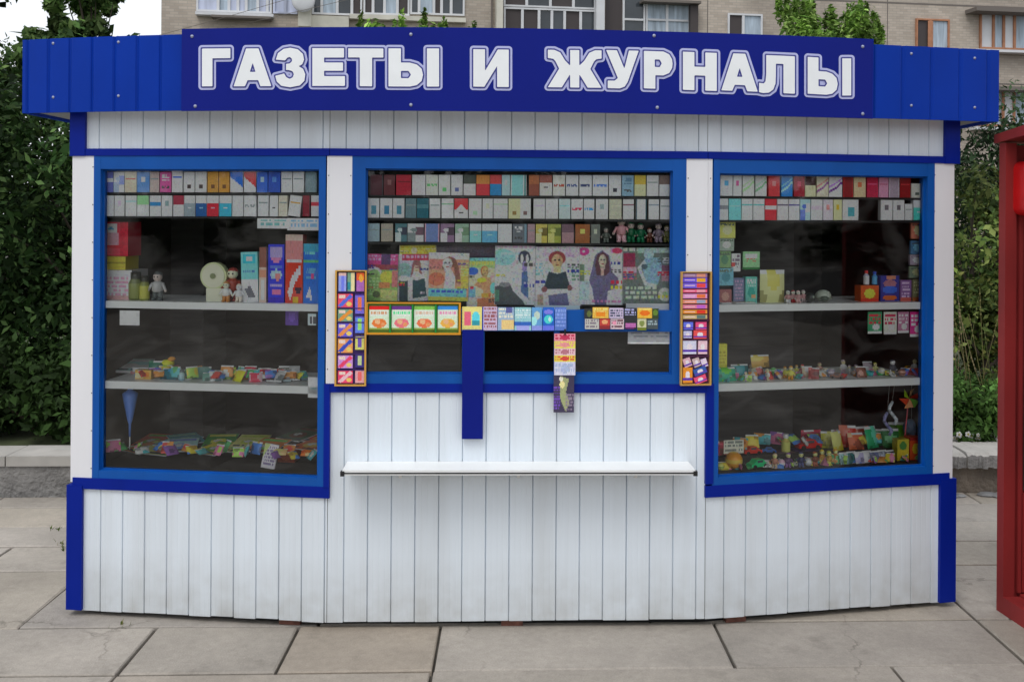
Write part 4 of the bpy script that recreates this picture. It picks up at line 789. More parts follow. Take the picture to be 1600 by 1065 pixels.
def pouch(F,px,z,d,w_,h_,col,acc,lab,rz=0,rx=0,nm='sweet_packet',cat='packet',group=None,flat=False):
    mb = MB(); nx_,ny_ = 8,8; rs = random.Random(int(px*13+z*100)); ph = [rs.uniform(3,8),rs.uniform(3,8),rs.uniform(0,6),rs.uniform(0,6)]; vs=[]; fs=[]; cc=[]
    for side in (-1,1):
        o_ = len(vs)
        for j in range(ny_+1):
            for i in range(nx_+1):
                u,v = i/nx_, j/ny_; t = min(1,4*u*(1-u)*1.2)*min(1,4*v*(1-v)*1.4)
                vs.append(((u-.5)*w_, side*(.0006+t*w_*.13)+rs.uniform(-.001,.001), v*h_))
        for j in range(ny_):
            for i in range(nx_):
                a = o_+j*(nx_+1)+i; f = (a,a+1,a+nx_+2,a+nx_+1); fs.append(f if side<0 else f[::-1])
                u,v = (i+.5)/nx_,(j+.5)/ny_
                q_ = math.sin(u*ph[0]+ph[2])+math.cos(v*ph[1]+ph[3]); cc.append(C(*acc) if q_ > .75 else (C(230,225,215) if v > .87 else (C(*[int(v_*.7) for v_ in col]) if q_ < -1.2 else C(*col))))
    mb.add(vs,fs,0,cc)
    if flat: mb.xf(Matrix.Translation((0,0,w_*.12)) @ Matrix.Rotation(-1.35,4,'X'))
    place(mb,F,px,500,z,d,rz,rx); o = link_obj(nm,mb,M['plastic'],smooth=True); tag(o,lab,cat,group); return o
def booklet(F,px,z,d,w_,l_,col,acc,lab,rz=0,tilt=.0,th=.004,nm='booklet',cat='booklet',group=None):
    mb = MB(); img = paint(14,18,[('r',.05,.04,.95,.22,acc),('e',.5,.6,.3,.22,acc),('t',.1,.85,.9,.97,1,(60,60,70)),('e',.42,.55,.12,.1,(225,215,200))],col,int(px*3+l_*100))
    vs=[];fs=[];cc=[]; ny,nx,_=img.shape
    for j in range(ny+1):
        for i in range(nx+1): vs.append(((i/nx-.5)*w_, l_*(1-j/ny), th+.0004))
    for j in range(ny):
        for i in range(nx):
            a=j*(nx+1)+i; fs.append((a,a+nx+1,a+nx+2,a+1)); cc.append(tuple(img[j,i]))
    mb.box(-w_/2,0,0,w_/2,l_,th,0,C(205,200,190)); mb.add(vs,fs,0,cc); mb.xf(Matrix.Rotation(tilt,4,'X'))
    place(mb,F,px,500,z,d,rz); o = link_obj(nm,mb,M['print']); tag(o,lab,cat,group); return o
# lower shelf, left window
gl = 'things lying on the lower shelf of the left window'
b = a0 = zL2+.001
booklet(FL,190,a0,-.24,.16,.20,(150,180,215),(205,205,215),'pale blue and white booklet at the left end of the lower shelf',.1,.12,.01)
boxitem(FL,207,574,236,581,FL.at(220,581,-.2)[1],(215,195,190),[],'flat white and pink box lying behind the orange one',d=-.2,thick=.08,nx=8,ny=4)
mb = MB(); FL.box(mb, FL.S(203,585,-.21), FL.S(238,585,-.21), a0, FL.at(220,581,-.2)[1]-.0005, -.28, -.215, 0, C(160,120,120)); tag(link_obj('flat_box',mb,M['print']),'dull pink box under the flat white one, lower shelf','box')
boxitem(FL,211,581,236,595,a0,(205,140,80),[('r',0,.3,.5,.9,(215,170,140)),('e',.7,.5,.2,.3,(190,110,50))],'small orange box on the lower shelf, left window',d=-.09,thick=.04)
pouch(FL,246,a0,-.16,.08,.07,(40,90,75),(70,110,90),'dark green packet behind the orange box, lower shelf',.2,-.3)
mb = MB(); mb.ball((0,0,.02),.032,12,C(215,180,60),sz=.55); mb.ball((.02,0,.04),.018,10,C(200,120,50),sz=.6); place(mb,FL,262,500,zL2+.035,-.2); tag(link_obj('soft_toy',mb,M['plastic'],smooth=True),'yellow and orange soft toy on top of the heap, lower shelf, left window','toy')
pouch(FL,262,a0,-.19,.10,.05,(60,50,50),(90,60,60),'dark packet under the yellow toy',0,-.4,flat=False)
pouch(FL,265,a0,-.10,.085,.05,(30,85,95),(60,120,150),'teal blue packet in the middle left of the lower shelf',-.1,-.5)
jar(FL,284,590,a0,-.09,'small pale grey jar on the lower shelf',[(120,150,160),(140,160,165),(130,150,150),(90,100,100),(80,90,90)],.014,.045)
booklet(FL,291,a0,-.10,.05,.06,(190,185,120),(120,150,90),'small cream green card lying on the lower shelf',.5,.05)
pouch(FL,312,a0,-.14,.09,.055,(70,105,100),(95,120,115),'grey green packet in the middle of the lower shelf',.1,-.5)
pouch(FL,330,a0,-.10,.07,.04,(100,130,120),(150,165,150),'pale grey green packet left of the lime one',.3,-.7)
for i,(px,c1,c2,nm) in enumerate([(339,(170,175,175),(90,110,110),'silver'),(352,(110,150,100),(160,180,120),'sage green'),(358,(190,210,60),(150,190,60),'lime'),(370,(215,195,60),(190,160,50),'yellow'),(378,(180,110,60),(200,140,80),'rust orange'),(388,(170,50,65),(205,120,130),'crimson'),(400,(175,60,80),(215,150,155),'raspberry'),(412,(165,60,75),(200,160,160),'dull red'),(422,(140,120,120),(180,90,90),'mauve'),(433,(150,150,150),(90,95,95),'grey')]):
    pouch(FL,px,a0,-.09-.05*(i%3),.055,.048+.01*(i%2),c1,c2,f'{nm} sweet packet in the row on the lower shelf, left window',random.uniform(-.6,.6),-.6,group=gl)
for i,(px,nm,c) in enumerate([(428,'pale grey',(190,195,195)),(442,'silver',(150,165,170)),(456,'white',(215,222,222)),(470,'steel blue',(110,130,140))]):
    mb = MB(); mb.tube((-.035,0,.006),(.035,.01,.006),.005,.004,8,0,C(*c)); mb.tube((.035,.01,.006),(.043,.012,.006),.004,.001,8,0,C(40,40,45)); mb.tube((-.04,-.001,.006),(-.035,0,.006),.0055,.0055,8,0,C(60,60,70)); place(mb,FL,px,500,a0+.001,-.08-.02*i,.2*i-.3); tag(link_obj('pen',mb,M['plastic'],smooth=True),f'{nm} pen lying at the right end of the lower shelf','pen',gl)
pouch(FL,452,a0,-.17,.09,.06,(100,100,95),(150,150,150),'grey packet behind the pens on the lower shelf',.2,-.3)
# blue toy umbrella hanging
um = MB(); um.lathe([(.004,-.075),(.006,-.02),(.012,0),(.026,.07),(.034,.115),(.012,.13),(.004,.15)],10,0,C(90,115,165)); um.tube((0,0,-.13),(0,0,-.07),.003,.003,6,0,C(190,195,200)); um.tube((0,0,.14),(.004,0,FL.at(205,612,-.15)[1]-FL.at(205,655,-.15)[1]+.03),.0015,.0015,5,0,C(190,195,200))
place(um,FL,203,655,FL.at(203,655,-.15)[1],-.15); tag(link_obj('toy_umbrella',um,M['plastic'],smooth=True),'small closed blue umbrella hanging under the lower shelf, left window','umbrella')
# floor of the left window: fanned magazines
gm = 'colouring magazines fanned on the window bottom'
mg = [(186,-.30,(205,195,175),(200,120,80),'cream and orange'),(205,-.22,(200,120,90),(215,180,120),'terracotta'),(226,-.32,(190,90,70),(120,150,80),'brick red'),(240,-.16,(170,180,110),(205,120,110),'olive green'),(258,-.30,(110,150,165),(190,205,215),'steel blue'),(282,-.20,(150,185,195),(110,130,190),'pale blue'),(300,-.34,(80,130,140),(120,160,150),'dark teal'),(318,-.14,(215,160,60),(90,130,60),'yellow and green'),(340,-.26,(60,110,60),(190,190,90),'deep green'),(360,-.16,(205,190,120),(110,150,90),'straw yellow'),(384,-.24,(190,180,120),(150,160,80),'khaki'),(404,-.14,(180,110,70),(120,160,100),'ochre'),(470,-.20,(190,90,50),(215,150,90),'burnt orange'),(486,-.32,(150,60,45),(205,130,80),'rust brown'),(450,-.34,(60,80,60),(90,60,50),'dark moss')]
for i,(px,d,c1,c2,nm) in enumerate(mg):
    booklet(FL,px,zL3+.002+.004*i,d-.05,.14,.19,c1,c2,f'{nm} magazine lying in the fan on the bottom of the left window',random.uniform(-.7,.7),.05+.02*(i%3),nm='magazine',cat='magazine',group=gm)
boxitem(FL,409,708,431,744,zL3+.002,(190,175,190),[('t',.1,.1,.9,.9,6,(110,100,125)),('p',[(0,0),(.4,0),(0,.6)],(150,160,110))],'lilac grey card standing near the right end of the left window bottom','card','card',d=-.10,thick=.01,rot=-.12,lean=.25)
boxitem(FL,434,706,460,722,FL.at(445,722,-.2)[1],(130,65,45),[('e',.5,.5,.3,.3,(170,90,60))],'rust coloured small box behind the lilac card','box',d=-.2,thick=.08)
for px,nm,c in ((437,'pale olive',(165,160,110)),(481,'bright orange',(205,95,40))):
    pouch(FL,px,zL3+.06,-.10,.06,.035,c,(180,150,110),f'{nm} packet at the right end of the left window bottom',0,-.9)
# ---- right window, upper shelf
a0 = zR1; gr = 'packets and toys on the upper shelf of the right window'
hang = [(1124,347,1149,372,(190,180,110),(205,200,150),'mustard'),(1124,373,1147,392,(140,150,140),(180,185,175),'grey green'),(1123,393,1142,418,(120,145,110),(90,120,100),'moss green'),(1123,419,1146,446,(110,150,160),(80,120,130),'blue grey')]
for i,(x0,y0,x1,y1,b_,a_,nm) in enumerate(hang):
    card('hanging_packet',FR,x0,y0,x1,y1,-.075,.012,b_,[('e',.5,.5,.3,.3,a_),('t',.1,.05,.9,.3,2,(90,100,90))],f'{nm} packet in the column hanging at the left side of the right window','packet','packets hanging at the left side of right window',nx=14,ny=14,gloss=True)
card('hanging_packet',FR,1143,396,1157,424,-.09,.01,(185,180,185),[('t',.1,.1,.9,.9,4,(110,100,110)),('r',0,.5,.4,.7,(200,80,80))],'white packet with dark print hanging beside the moss green one','packet',nx=10,ny=14)
card('hanging_packet',FR,1161,393,1187,421,-.10,.01,(130,165,130),[('r',.15,.1,.85,.35,(190,200,190)),('t',.2,.4,.8,.6,2,(190,100,90)),('r',0,.85,1,1,(40,90,50))],'green and white packet hanging above the teal one, right window','packet',nx=14,ny=16)
boxitem(FR,1165,427,1183,468,a0,(100,155,145),[('t',.1,.1,.9,.4,3,(190,190,200)),('e',.5,.6,.3,.2,(60,130,120)),('r',.5,.7,.9,.8,(205,140,110))],'small teal box left of the crisp bag, right window',d=-.10,thick=.03)
boxitem(FR,1146,428,1163,467,a0,(100,105,125),[('t',.1,.1,.9,.9,6,(150,130,150))],'dark grey violet box standing beside the teal one',d=-.11,thick=.03)
boxitem(FR,1124,448,1143,470,a0,(130,90,90),[('e',.5,.5,.3,.3,(160,130,120))],'dull reddish box at the left end of the right window shelf',d=-.09,thick=.03)
for px,nm,c in ((1135,'pale',(190,180,175)),(1158,'peach',(215,180,160)),(1172,'orange beige',(205,160,130))):
    booklet(FR,px,a0+.001,-.07,.05,.06,c,(190,120,110),f'small {nm} card lying at the front of the right window shelf',.1,.02)
o_ = pouch(FR,1206,a0,-.115,.115,.142,(195,190,140),(205,170,105),'pale yellow crisp bag standing on the upper shelf, right window',nm='crisp_bag',cat='crisp bag')
for i,(px,nm,c) in enumerate([(1231,'white',(190,185,180)),(1239,'dark red',(130,40,45)),(1247,'pink',(205,150,150)),(1255,'grey',(140,130,130))]):
    figure(FR,px,a0,-.08-.02*(i%2),[c,(150,120,120),(215,190,175)],.052,f'tiny {nm} toy figure right of the crisp bag')
mb = MB(); mb.ball((0,0,.022),.022,14,C(35,38,36)); mb.ball((.004,-.018,.026),.006,8,C(120,130,120)); place(mb,FR,1266,500,a0,-.085); tag(link_obj('toy_ball',mb,M['plastic'],smooth=True),'small black ball in front of the grey turtle toy','ball')
mb = MB(); mb.ball((0,0,.022),.036,14,C(150,155,145),sz=.75,sy=.9); mb.ball((-.01,-.028,.012),.02,10,C(70,78,70),sz=.6); mb.lathe([(.037,.008),(.041,.012),(.037,.018)],16,0,C(110,115,105)); place(mb,FR,1286,500,a0+.004,-.12); tag(link_obj('toy_helmet',mb,M['plastic'],smooth=True),'grey toy helmet near the middle of the upper shelf, right window','toy helmet')
boxitem(FR,1345,445,1373,470,a0,(215,85,50),[('e',.5,.5,.3,.3,(200,170,80)),('r',0,.8,1,1,(190,60,50))],'orange red box below the bottles, right window',d=-.09,thick=.05)
def bottle(F,px,z,d,r,h,body,capc,lab,nm='bottle',cat='bottle'):
    mb = MB(); mb.lathe([(r*.9,0),(r,.004),(r,h*.62),(r*.45,h*.76),(r*.45,h*.80),(r*.6,h*.80),(r*.6,h)],14,0,None,cols=[C(*body),C(*body),C(*[int(v*.85) for v in body]),C(*body),C(*capc),C(*capc)]); place(mb,F,px,500,z,d); o=link_obj(nm,mb,M['plastic']); tag(o,lab,cat); return o
zt3 = FR.at(1359,445,-.09)[1]+.0005
bottle(FR,1353,zt3,-.112,.013,.062,(190,190,205),(190,60,60),'small white bottle with red cap on the orange red box')
bottle(FR,1366,zt3,-.112,.012,.058,(90,140,190),(60,80,160),'small blue bottle on the orange red box')
boxitem(FR,1376,430,1405,470,a0,(50,50,110),[('e',.5,.3,.35,.15,(140,100,110)),('e',.5,.55,.4,.15,(60,90,170)),('e',.5,.85,.4,.1,(190,90,50)),('r',.3,.0,.8,.12,(170,120,100))],'dark blue box with orange bottom edge, right window',d=-.09,thick=.05)
boxitem(FR,1407,436,1424,469,a0,(110,80,120),[('t',.1,.1,.9,.9,5,(190,160,190)),('r',0,.8,1,1,(190,90,80))],'mauve box between the blue and the olive one, right window',d=-.085,thick=.04)
boxitem(FR,1426,435,1445,469,a0,(110,110,85),[('t',.1,.1,.9,.7,4,(160,160,130)),('r',0,.8,1,1,(140,90,60))],'olive grey box at the right end of the right window shelf',d=-.08,thick=.04)
for i,(x0,y0,x1,y1,b_,a_,nm) in enumerate([(1424,346,1446,373,(185,110,95),(215,170,140),'terracotta'),(1423,376,1445,397,(70,100,125),(110,150,170),'steel blue'),(1422,398,1445,414,(140,130,140),(190,180,185),'pale mauve'),(1421,416,1446,434,(100,110,95),(140,140,110),'olive')]):
    card('hanging_packet',FR,x0,y0,x1,y1,-.07,.012,b_,[('e',.5,.5,.3,.3,a_),('t',.1,.05,.9,.3,2,(70,70,70))],f'{nm} packet in the column hanging at the right side of the right window','packet','packets hanging at the right side of right window',nx=12,ny=12,gloss=True)
for i,(x0,x1,y1,b_,a_,nm) in enumerate([(1356,1378,521,(60,120,90),(190,60,70),'green and red'),(1381,1401,522,(175,190,170),(150,60,80),'pale green'),(1403,1420,520,(150,110,130),(215,190,200),'dusty pink'),(1422,1443,526,(165,50,110),(200,210,200),'magenta')]):
    card('hair_clip_card',FR,x0,487,x1,y1,-.06,.003,b_,[('t',.1,.1,.9,.6,3,a_),('e',.6,.7,.25,.15,(205,210,205)),('r',0,.9,1,1,(190,200,190))],f'{nm} card hanging under the upper shelf, right window','card','cards hanging under the upper shelf',nx=12,ny=18)
# ---- right window, lower shelf: a long heap of small toys
a0 = zR2+.001; gt = 'small toys heaped on the lower shelf of the right window'
boxitem(FR,1122,537,1136,574,FR.at(1129,574,-.12)[1],(175,165,80),[('t',.1,.3,.9,.9,4,(140,130,60))],'upright yellow packet at the left end of the lower shelf, right window',d=-.12,thick=.03)
mb = MB(); FR.box(mb, FR.S(1121,585,-.125), FR.S(1142,585,-.125), a0, FR.at(1129,574,-.12)[1]-.0005, -.19, -.125, 0, C(60,110,110)); tag(link_obj('small_box',mb,M['print']),'small teal box under the upright yellow packet','box')
pouch(FR,1136,a0,-.08,.095,.06,(45,130,105),(90,150,60),'green and teal packet at the left end of the lower shelf, right window',.1,-.3)
pouch(FR,1158,a0,-.16,.08,.06,(60,120,125),(110,120,80),'teal packet behind the green one',0,-.3)
pouch(FR,1189,a0+.04,-.18,.09,.055,(165,140,90),(190,160,100),'straw coloured packet on top of the toy heap',.1,-.2)
tints = [((150,140,145),'grey'),((175,165,170),'pale mauve'),((120,60,60),'dark red'),((190,180,160),'cream'),((90,150,90),'green'),((205,130,50),'orange'),((150,45,50),'red'),((130,120,130),'slate'),((215,170,150),'peach'),((110,80,70),'brown'),((90,100,140),'blue'),((215,190,90),'yellow')]
slots = [1166,1174,1183,1192,1200,1209,1218,1227,1236,1245,1254,1263,1272,1281,1290,1299,1308,1318,1328,1338,1348,1358,1368,1378,1410,1420,1430,1438]
seq = [0,1,3,2,8,4,4,3,5,5,6,8,2,9,8,7,9,0,1,7,9,0,11,3,9,5,8,9]
kinds = ['figure','car','ball','figure','packet','figure']
cnt = {}
for i, px in enumerate(slots):
    col, nm = tints[seq[i]]; kk = kinds[(i*5+i//3) % 6]; d = -.075-.045*((i*7) % 4)
    if px in (1227,1236,1245): kk, nm, col = 'figure', 'orange', (215,125,45)
    ref = f'{ORD[i+1]} from left in the heap on the lower shelf, right window' if i < 28 else ''
    ac = tuple(min(230, v+50) for v in col)
    if kk == 'figure': figure(FR,px,a0,d,[col,ac,(205,170,140)],.040+.009*(i%3),f'{nm} toy figure, {ref}',random.uniform(-1,1),group=gt)
    elif kk == 'car': o = toy_car(FR,px,a0,d,col,f'{nm} toy car, {ref}',.055,random.uniform(-1.2,1.2)); o['group'] = gt
    elif kk == 'ball':
        mb = MB(); mb.ball((0,0,.017),.017,12,None,cols=[C(*col),C(*ac),C(*col),C(*ac),C(*col),C(*ac)]); place(mb,FR,px,500,a0,d); tag(link_obj('toy_ball',mb,M['plastic'],smooth=True),f'{nm} striped ball, {ref}','ball',gt)
    else: pouch(FR,px,a0,d,.045,.05,col,ac,f'{nm} packet, {ref}',random.uniform(-.6,.6),-.4,group=gt)
figure(FR,1395,a0,-.10,[(50,52,60),(60,62,70),(190,190,185)],.07,'larger black and white toy figure near the right end of the lower shelf',.4,group=gt)
# ---- right window bottom
a0 = zR3+.002; gb = 'toys on the bottom of the right window'
# small steps so the goods rise towards the back
mb = MB(); FR.box(mb, wr_in[0]+.01, wr_in[1]-.01, zR3, zR3+.035, -.40, -.17); part('display_step', mb, M['dark'])
card('price_card',FR,1131,687,1162,708,-.10,.002,(165,165,155),[('t',.08,.1,.92,.9,3,(100,105,100))],'grey price card standing above the orange ball, right window bottom','card',nx=16,ny=12)
def ballo(px,d,r,c1,c2,lab,z=None,sz=1):
    mb = MB(); n=6; mb.ball((0,0,r*sz),r,14,None,cols=[C(*(c1 if q%3 else c2)) for q in range(7)],sz=sz); place(mb,FR,px,500,a0 if z is None else z,d); tag(link_obj('toy_ball',mb,M['plastic'],smooth=True),lab,'ball')
ballo(1148,-.09,.038,(205,120,50),(215,150,80),'large orange ball at the left of the right window bottom')
ballo(1127,-.08,.016,(180,180,110),(120,140,80),'small pale green ball in the left corner of the right window bottom')
pouch(FR,1135,a0+.035,-.2,.07,.06,(160,50,70),(120,60,60),'crimson packet behind the orange ball',0,-.2)
toy_car(FR,1176,a0+.035,-.19,(190,50,40),'red toy car behind the green one, right window bottom',.085,.1)
toy_car(FR,1185,a0,-.09,(40,150,100),'green toy car at the front of the right window bottom',.095,.3)
toy_car(FR,1203,a0+.035,-.2,(60,90,140),'blue toy car behind the green one, right window bottom',.06,-.3)
bottle(FR,1229,FR.at(1229,708,-.22)[1]-.0,-.22,.020,.088,(185,175,110),(225,225,222),'white-capped cream bottle standing at the back, right window bottom')
mb = MB(); FR.box(mb, FR.S(1216,715,-.19), FR.S(1243,715,-.19), a0+.034, FR.at(1229,708,-.22)[1]-.0005, -.26, -.185, 0, C(70,50,60)); tag(link_obj('small_box',mb,M['print']),'dark box carrying the white-capped bottle','box')
mb = MB(); FR.box(mb, FR.S(1246,715,-.19), FR.S(1285,715,-.19), a0+.034, FR.at(1262,703,-.22)[1], -.28, -.20, 0, C(60,45,85)); tag(link_obj('small_box',mb,M['print']),'dark violet box carrying the big red toy car','box')
toy_car(FR,1264,FR.at(1262,703,-.22)[1]+.0005,-.235,(205,25,25),'big bright red toy car with white sill on the violet box',.115,.05)
pouch(FR,1268,FR.at(1262,690,-.3)[1],-.32,.10,.05,(120,20,50),(150,30,60),'dark crimson packet above the big red toy car',0,0)
for i,(px,nm,c,kk) in enumerate([(1212,'peach','x',0),(1222,'pale pink','x',1),(1233,'mauve','x',0),(1243,'grey','x',2),(1253,'slate blue','x',0),(1264,'pale grey','x',1),(1275,'brown','x',0),(1286,'gold','x',0),(1297,'yellow','x',0),(1307,'ochre','x',0)]):
    cc_ = {'peach':(215,160,140),'pale pink':(200,150,160),'mauve':(120,90,130),'grey':(150,150,140),'slate blue':(70,75,110),'pale grey':(190,190,180),'brown':(130,70,45),'gold':(200,150,50),'yellow':(215,175,90),'ochre':(190,130,50)}[nm]
    if kk == 0: figure(FR,px,a0,-.07-.03*(i%2),[cc_,tuple(int(v*.7) for v in cc_),(215,180,130)],.062,f'{nm} toy figure standing in the front row, right window bottom',.2*i-1,group=gb)
    elif kk == 1: ballo(px,-.08,.018,cc_,(225,215,210),f'{nm} ball in the front row, right window bottom')
    else: toy_car(FR,px,a0,-.08,cc_,f'{nm} toy car in the front row, right window bottom',.05,.5)
for i,(px,nm,c,d) in enumerate([(1298,'olive',(150,150,50),-.2),(1312,'mustard',(190,160,60),-.14),(1326,'brick red',(150,50,35),-.2),(1340,'rust',(170,90,60),-.15),(1352,'chestnut',(120,50,35),-.22),(1366,'sea green',(40,130,90),-.16),(1380,'emerald',(45,120,75),-.2),(1394,'dark green',(40,90,50),-.15),(1404,'leaf green',(70,120,40),-.22)]):
    pouch(FR,px,a0+.036,d-.03,.075,.075+.012*(i%3),c,tuple(min(220,v+60) for v in c),f'{nm} packet in the back row, right window bottom',random.uniform(-.5,.5),-.25,group='packets in the back row of the right window bottom')
for i,px in enumerate([1322,1334,1346,1358,1370,1382,1394]):
    nm = ['pale teal','dark teal','lilac','white','slate','silver','black and white'][i]; c = [(130,160,160),(50,90,90),(160,155,185),(205,205,215),(90,95,120),(150,155,165),(60,60,70)][i]
    pouch(FR,px,a0,-.075-.01*(i%2),.046,.052,c,(200,200,210),f'{nm} packet in the short row near the front, right window bottom',.1,-.3,group='packets in the front row of the right window bottom')
boxitem(FR,1402,705,1420,738,a0,(150,140,60),[('r',0,.5,1,1,(190,150,60)),('e',.5,.3,.3,.2,(60,100,50))],'olive and gold box near the right frame, right window bottom',d=-.09,thick=.04)
boxitem(FR,1422,698,1441,733,a0,(205,75,45),[('e',.5,.5,.3,.25,(225,150,60)),('r',0,0,1,.15,(120,40,40))],'red orange box in the right corner, right window bottom',d=-.09,thick=.05)
boxitem(FR,1400,686,1438,697,FR.at(1420,697,-.18)[1],(205,170,60),[('p',[(0,1),(.5,.2),(1,.6),(1,1)],(60,110,50))],'flat yellow box behind the red orange one','box',d=-.18,thick=.1)
mb = MB(); FR.box(mb, FR.S(1403,705,-.19), FR.S(1436,705,-.19), a0+.034, FR.at(1420,697,-.18)[1]-.0005, -.27, -.19, 0, C(60,80,45)); tag(link_obj('small_box',mb,M['print']),'dark green box under the flat yellow one','box')
# pinwheel
pw = empty('pinwheel', FR.w(FR.S(1412,690,-.14), zR3+.04, -.14)); tag(pw, 'toy pinwheel with red, orange and green sails by the right frame', 'pinwheel')
cx2, cz2 = FR.at(1421,622,-.13)
mb = MB(); mb.tube(FR.w(FR.S(1410,700,-.16),zR3+.04,-.15), FR.w(cx2,cz2,-.136), .0028,.0028,6,0,C(170,80,90)); link_obj('stick', mb, M['plastic'], pw)
for q,(c) in enumerate([(215,60,40),(220,150,110),(140,170,60),(200,70,50),(215,110,50),(90,140,60)]):
    t = q*math.pi/3; mb = MB(); R_ = .052
    p0 = FR.w(cx2,cz2,-.132); p1 = FR.w(cx2+R_*math.cos(t),cz2+R_*math.sin(t),-.131); p2 = FR.w(cx2+R_*.75*math.cos(t+.75),cz2+R_*.75*math.sin(t+.75),-.112); p3 = FR.w(cx2+R_*.3*math.cos(t+.9),cz2+R_*.3*math.sin(t+.9),-.122)
    mb.add([p0,p1,p2,p3],[(0,1,2,3)],0,C(*c)); link_obj('sail', mb, M['plastic'], pw)
def swirl(px,py,c,lab):
    mb = MB(); s_,z_ = FR.at(px,py,-.15); pts = [FR.w(s_+.018*k_*math.cos(.9*k_)*.5, z_+.02*(k_-2.5), -.15+.01*math.sin(2*k_)) for k_ in range(6)]
    for p,q in zip(pts[:-1],pts[1:]): mb.tube(p,q,.008,.007,7,0,C(*c))
    mb.tube(pts[-1], FR.w(s_, zR2-.032, -.15), .0008,.0008,4,0,C(150,150,150)); tag(link_obj('foil_streamer',mb,M['plastic'],smooth=True),lab,'streamer')
swirl(1398,645,(170,175,190),'silver foil streamer hanging left of the pinwheel, higher one'); swirl(1390,662,(120,120,150),'bluish foil streamer hanging left of the pinwheel, lower one')
mb = MB(); s_,z_ = FR.at(1424,668,-.2); mb.ball(FR.w(s_,z_,-.2), .038, 14, C(95,110,130), sz=1.1); mb.tube(FR.w(s_,z_,-.2), FR.w(s_,zR2-.032,-.2), .001,.001,4,0,C(150,150,150)); tag(link_obj('balloon',mb,M['plastic'],smooth=True),'grey blue balloon hanging behind the pinwheel','balloon')
# loose items on the third pack shelf, middle window
for i,(px,nm,c,h) in enumerate([(930,'black',(60,60,60),.07),(946,'grey',(95,100,95),.06),(970,'pink and white',(190,150,155),.105),(985,'dark green',(20,80,55),.085),(1000,'deep green',(25,85,60),.08),(1014,'brown',(80,50,40),.06),(1028,'grey violet',(120,110,120),.08),(1041,'olive',(90,90,60),.07)]):
    figure(FC,px,FC.at(px,379,-.055)[1],-.075,[c,tuple(int(v*.85) for v in c),(150,140,135)],h,f'{nm} figurine at the right end of the third row, middle window',0,group='figurines in the middle window')

# ------------------------------------------------------------------ pavement
def slab_build(m, n, l, b):
    a = n.new('ShaderNodeAttribute'); a.attribute_name = 'Col'; tc = n.new('ShaderNodeTexCoord')
    def nz(sc, det=8, ro=.6):
        q = n.new('ShaderNodeTexNoise'); q.inputs['Scale'].default_value = sc; q.inputs['Detail'].default_value = det; q.inputs['Roughness'].default_value = ro; l.new(tc.outputs['Object'], q.inputs[0]); return q
    n1, n2, n3 = nz(1.6, 8, .65), nz(28, 6), nz(150, 3)
    def mr(src, a0, a1, b0, b1):
        q = n.new('ShaderNodeMapRange'); q.inputs[1].default_value = a0; q.inputs[2].default_value = a1; q.inputs[3].default_value = b0; q.inputs[4].default_value = b1; l.new(src.outputs[0], q.inputs[0]); return q
    cur = a.outputs['Color']
    for q in (mr(n1,.3,.7,.76,1.14), mr(n2,.3,.7,.90,1.08), mr(n3,.35,.65,.90,1.07)):
        x = n.new('ShaderNodeMix'); x.data_type = 'RGBA'; x.blend_type = 'MULTIPLY'; x.inputs[0].default_value = 1; l.new(cur, x.inputs[6]); l.new(q.outputs[0], x.inputs[7]); cur = x.outputs[2]
    vo = n.new('ShaderNodeTexVoronoi'); vo.feature = 'DISTANCE_TO_EDGE'; vo.inputs['Scale'].default_value = .55
    dn = nz(5, 6); va = n.new('ShaderNodeVectorMath'); va.operation = 'MULTIPLY_ADD'; va.inputs[1].default_value = (.35,.35,.35); l.new(dn.outputs['Color'], va.inputs[0]); l.new(tc.outputs['Object'], va.inputs[2]); l.new(va.outputs[0], vo.inputs['Vector'])
    n4 = nz(.8, 4); cm = mr(vo, 0, .006, 1, 0); cg = mr(n4, .50, .58, 0, .75); cu = n.new('ShaderNodeMath'); cu.operation = 'MULTIPLY'; l.new(cm.outputs[0], cu.inputs[0]); l.new(cg.outputs[0], cu.inputs[1])
    st = nz(4.5, 10, .72); sm = mr(st, .56, .72, 0, .5); mxs = n.new('ShaderNodeMath'); mxs.operation = 'MAXIMUM'; l.new(cu.outputs[0], mxs.inputs[0]); l.new(sm.outputs[0], mxs.inputs[1])
    xs2 = n.new('ShaderNodeMix'); xs2.data_type = 'RGBA'; l.new(mxs.outputs[0], xs2.inputs[0]); l.new(cur, xs2.inputs[6]); xs2.inputs[7].default_value = (.12,.105,.085,1); cur = xs2.outputs[2]
    l.new(cur, b.inputs['Base Color'])
    bp = n.new('ShaderNodeBump'); bp.inputs['Strength'].default_value = .5; bp.inputs['Distance'].default_value = .004
    ad = n.new('ShaderNodeMath'); ad.operation = 'ADD'; l.new(n2.outputs[0], ad.inputs[0]); l.new(n3.outputs[0], ad.inputs[1]); l.new(ad.outputs[0], bp.inputs['Height']); l.new(bp.outputs[0], b.inputs['Normal'])
M['slab'] = mat('concrete_paving', (.3,.28,.26), .66, attr=True, build=slab_build)
M['joint'] = mat('joint_dirt', (.11,.10,.085), .95, noise=((12,12,12), .5))
YAW = .04
rs = random.Random(5); mb = MB()
rows = [(-9,-7.6),(-7.6,-6.2),(-6.2,-4.8),(-4.8,-3.4),(-3.4,-2),(-2,-.6),(-.6,.75),(.75,1.75),(1.75,2.85),(2.85,3.87),(3.87,4.31),(4.31,4.99),(4.99,5.36),(5.36,5.70),(5.70,6.06),(6.06,6.30)]
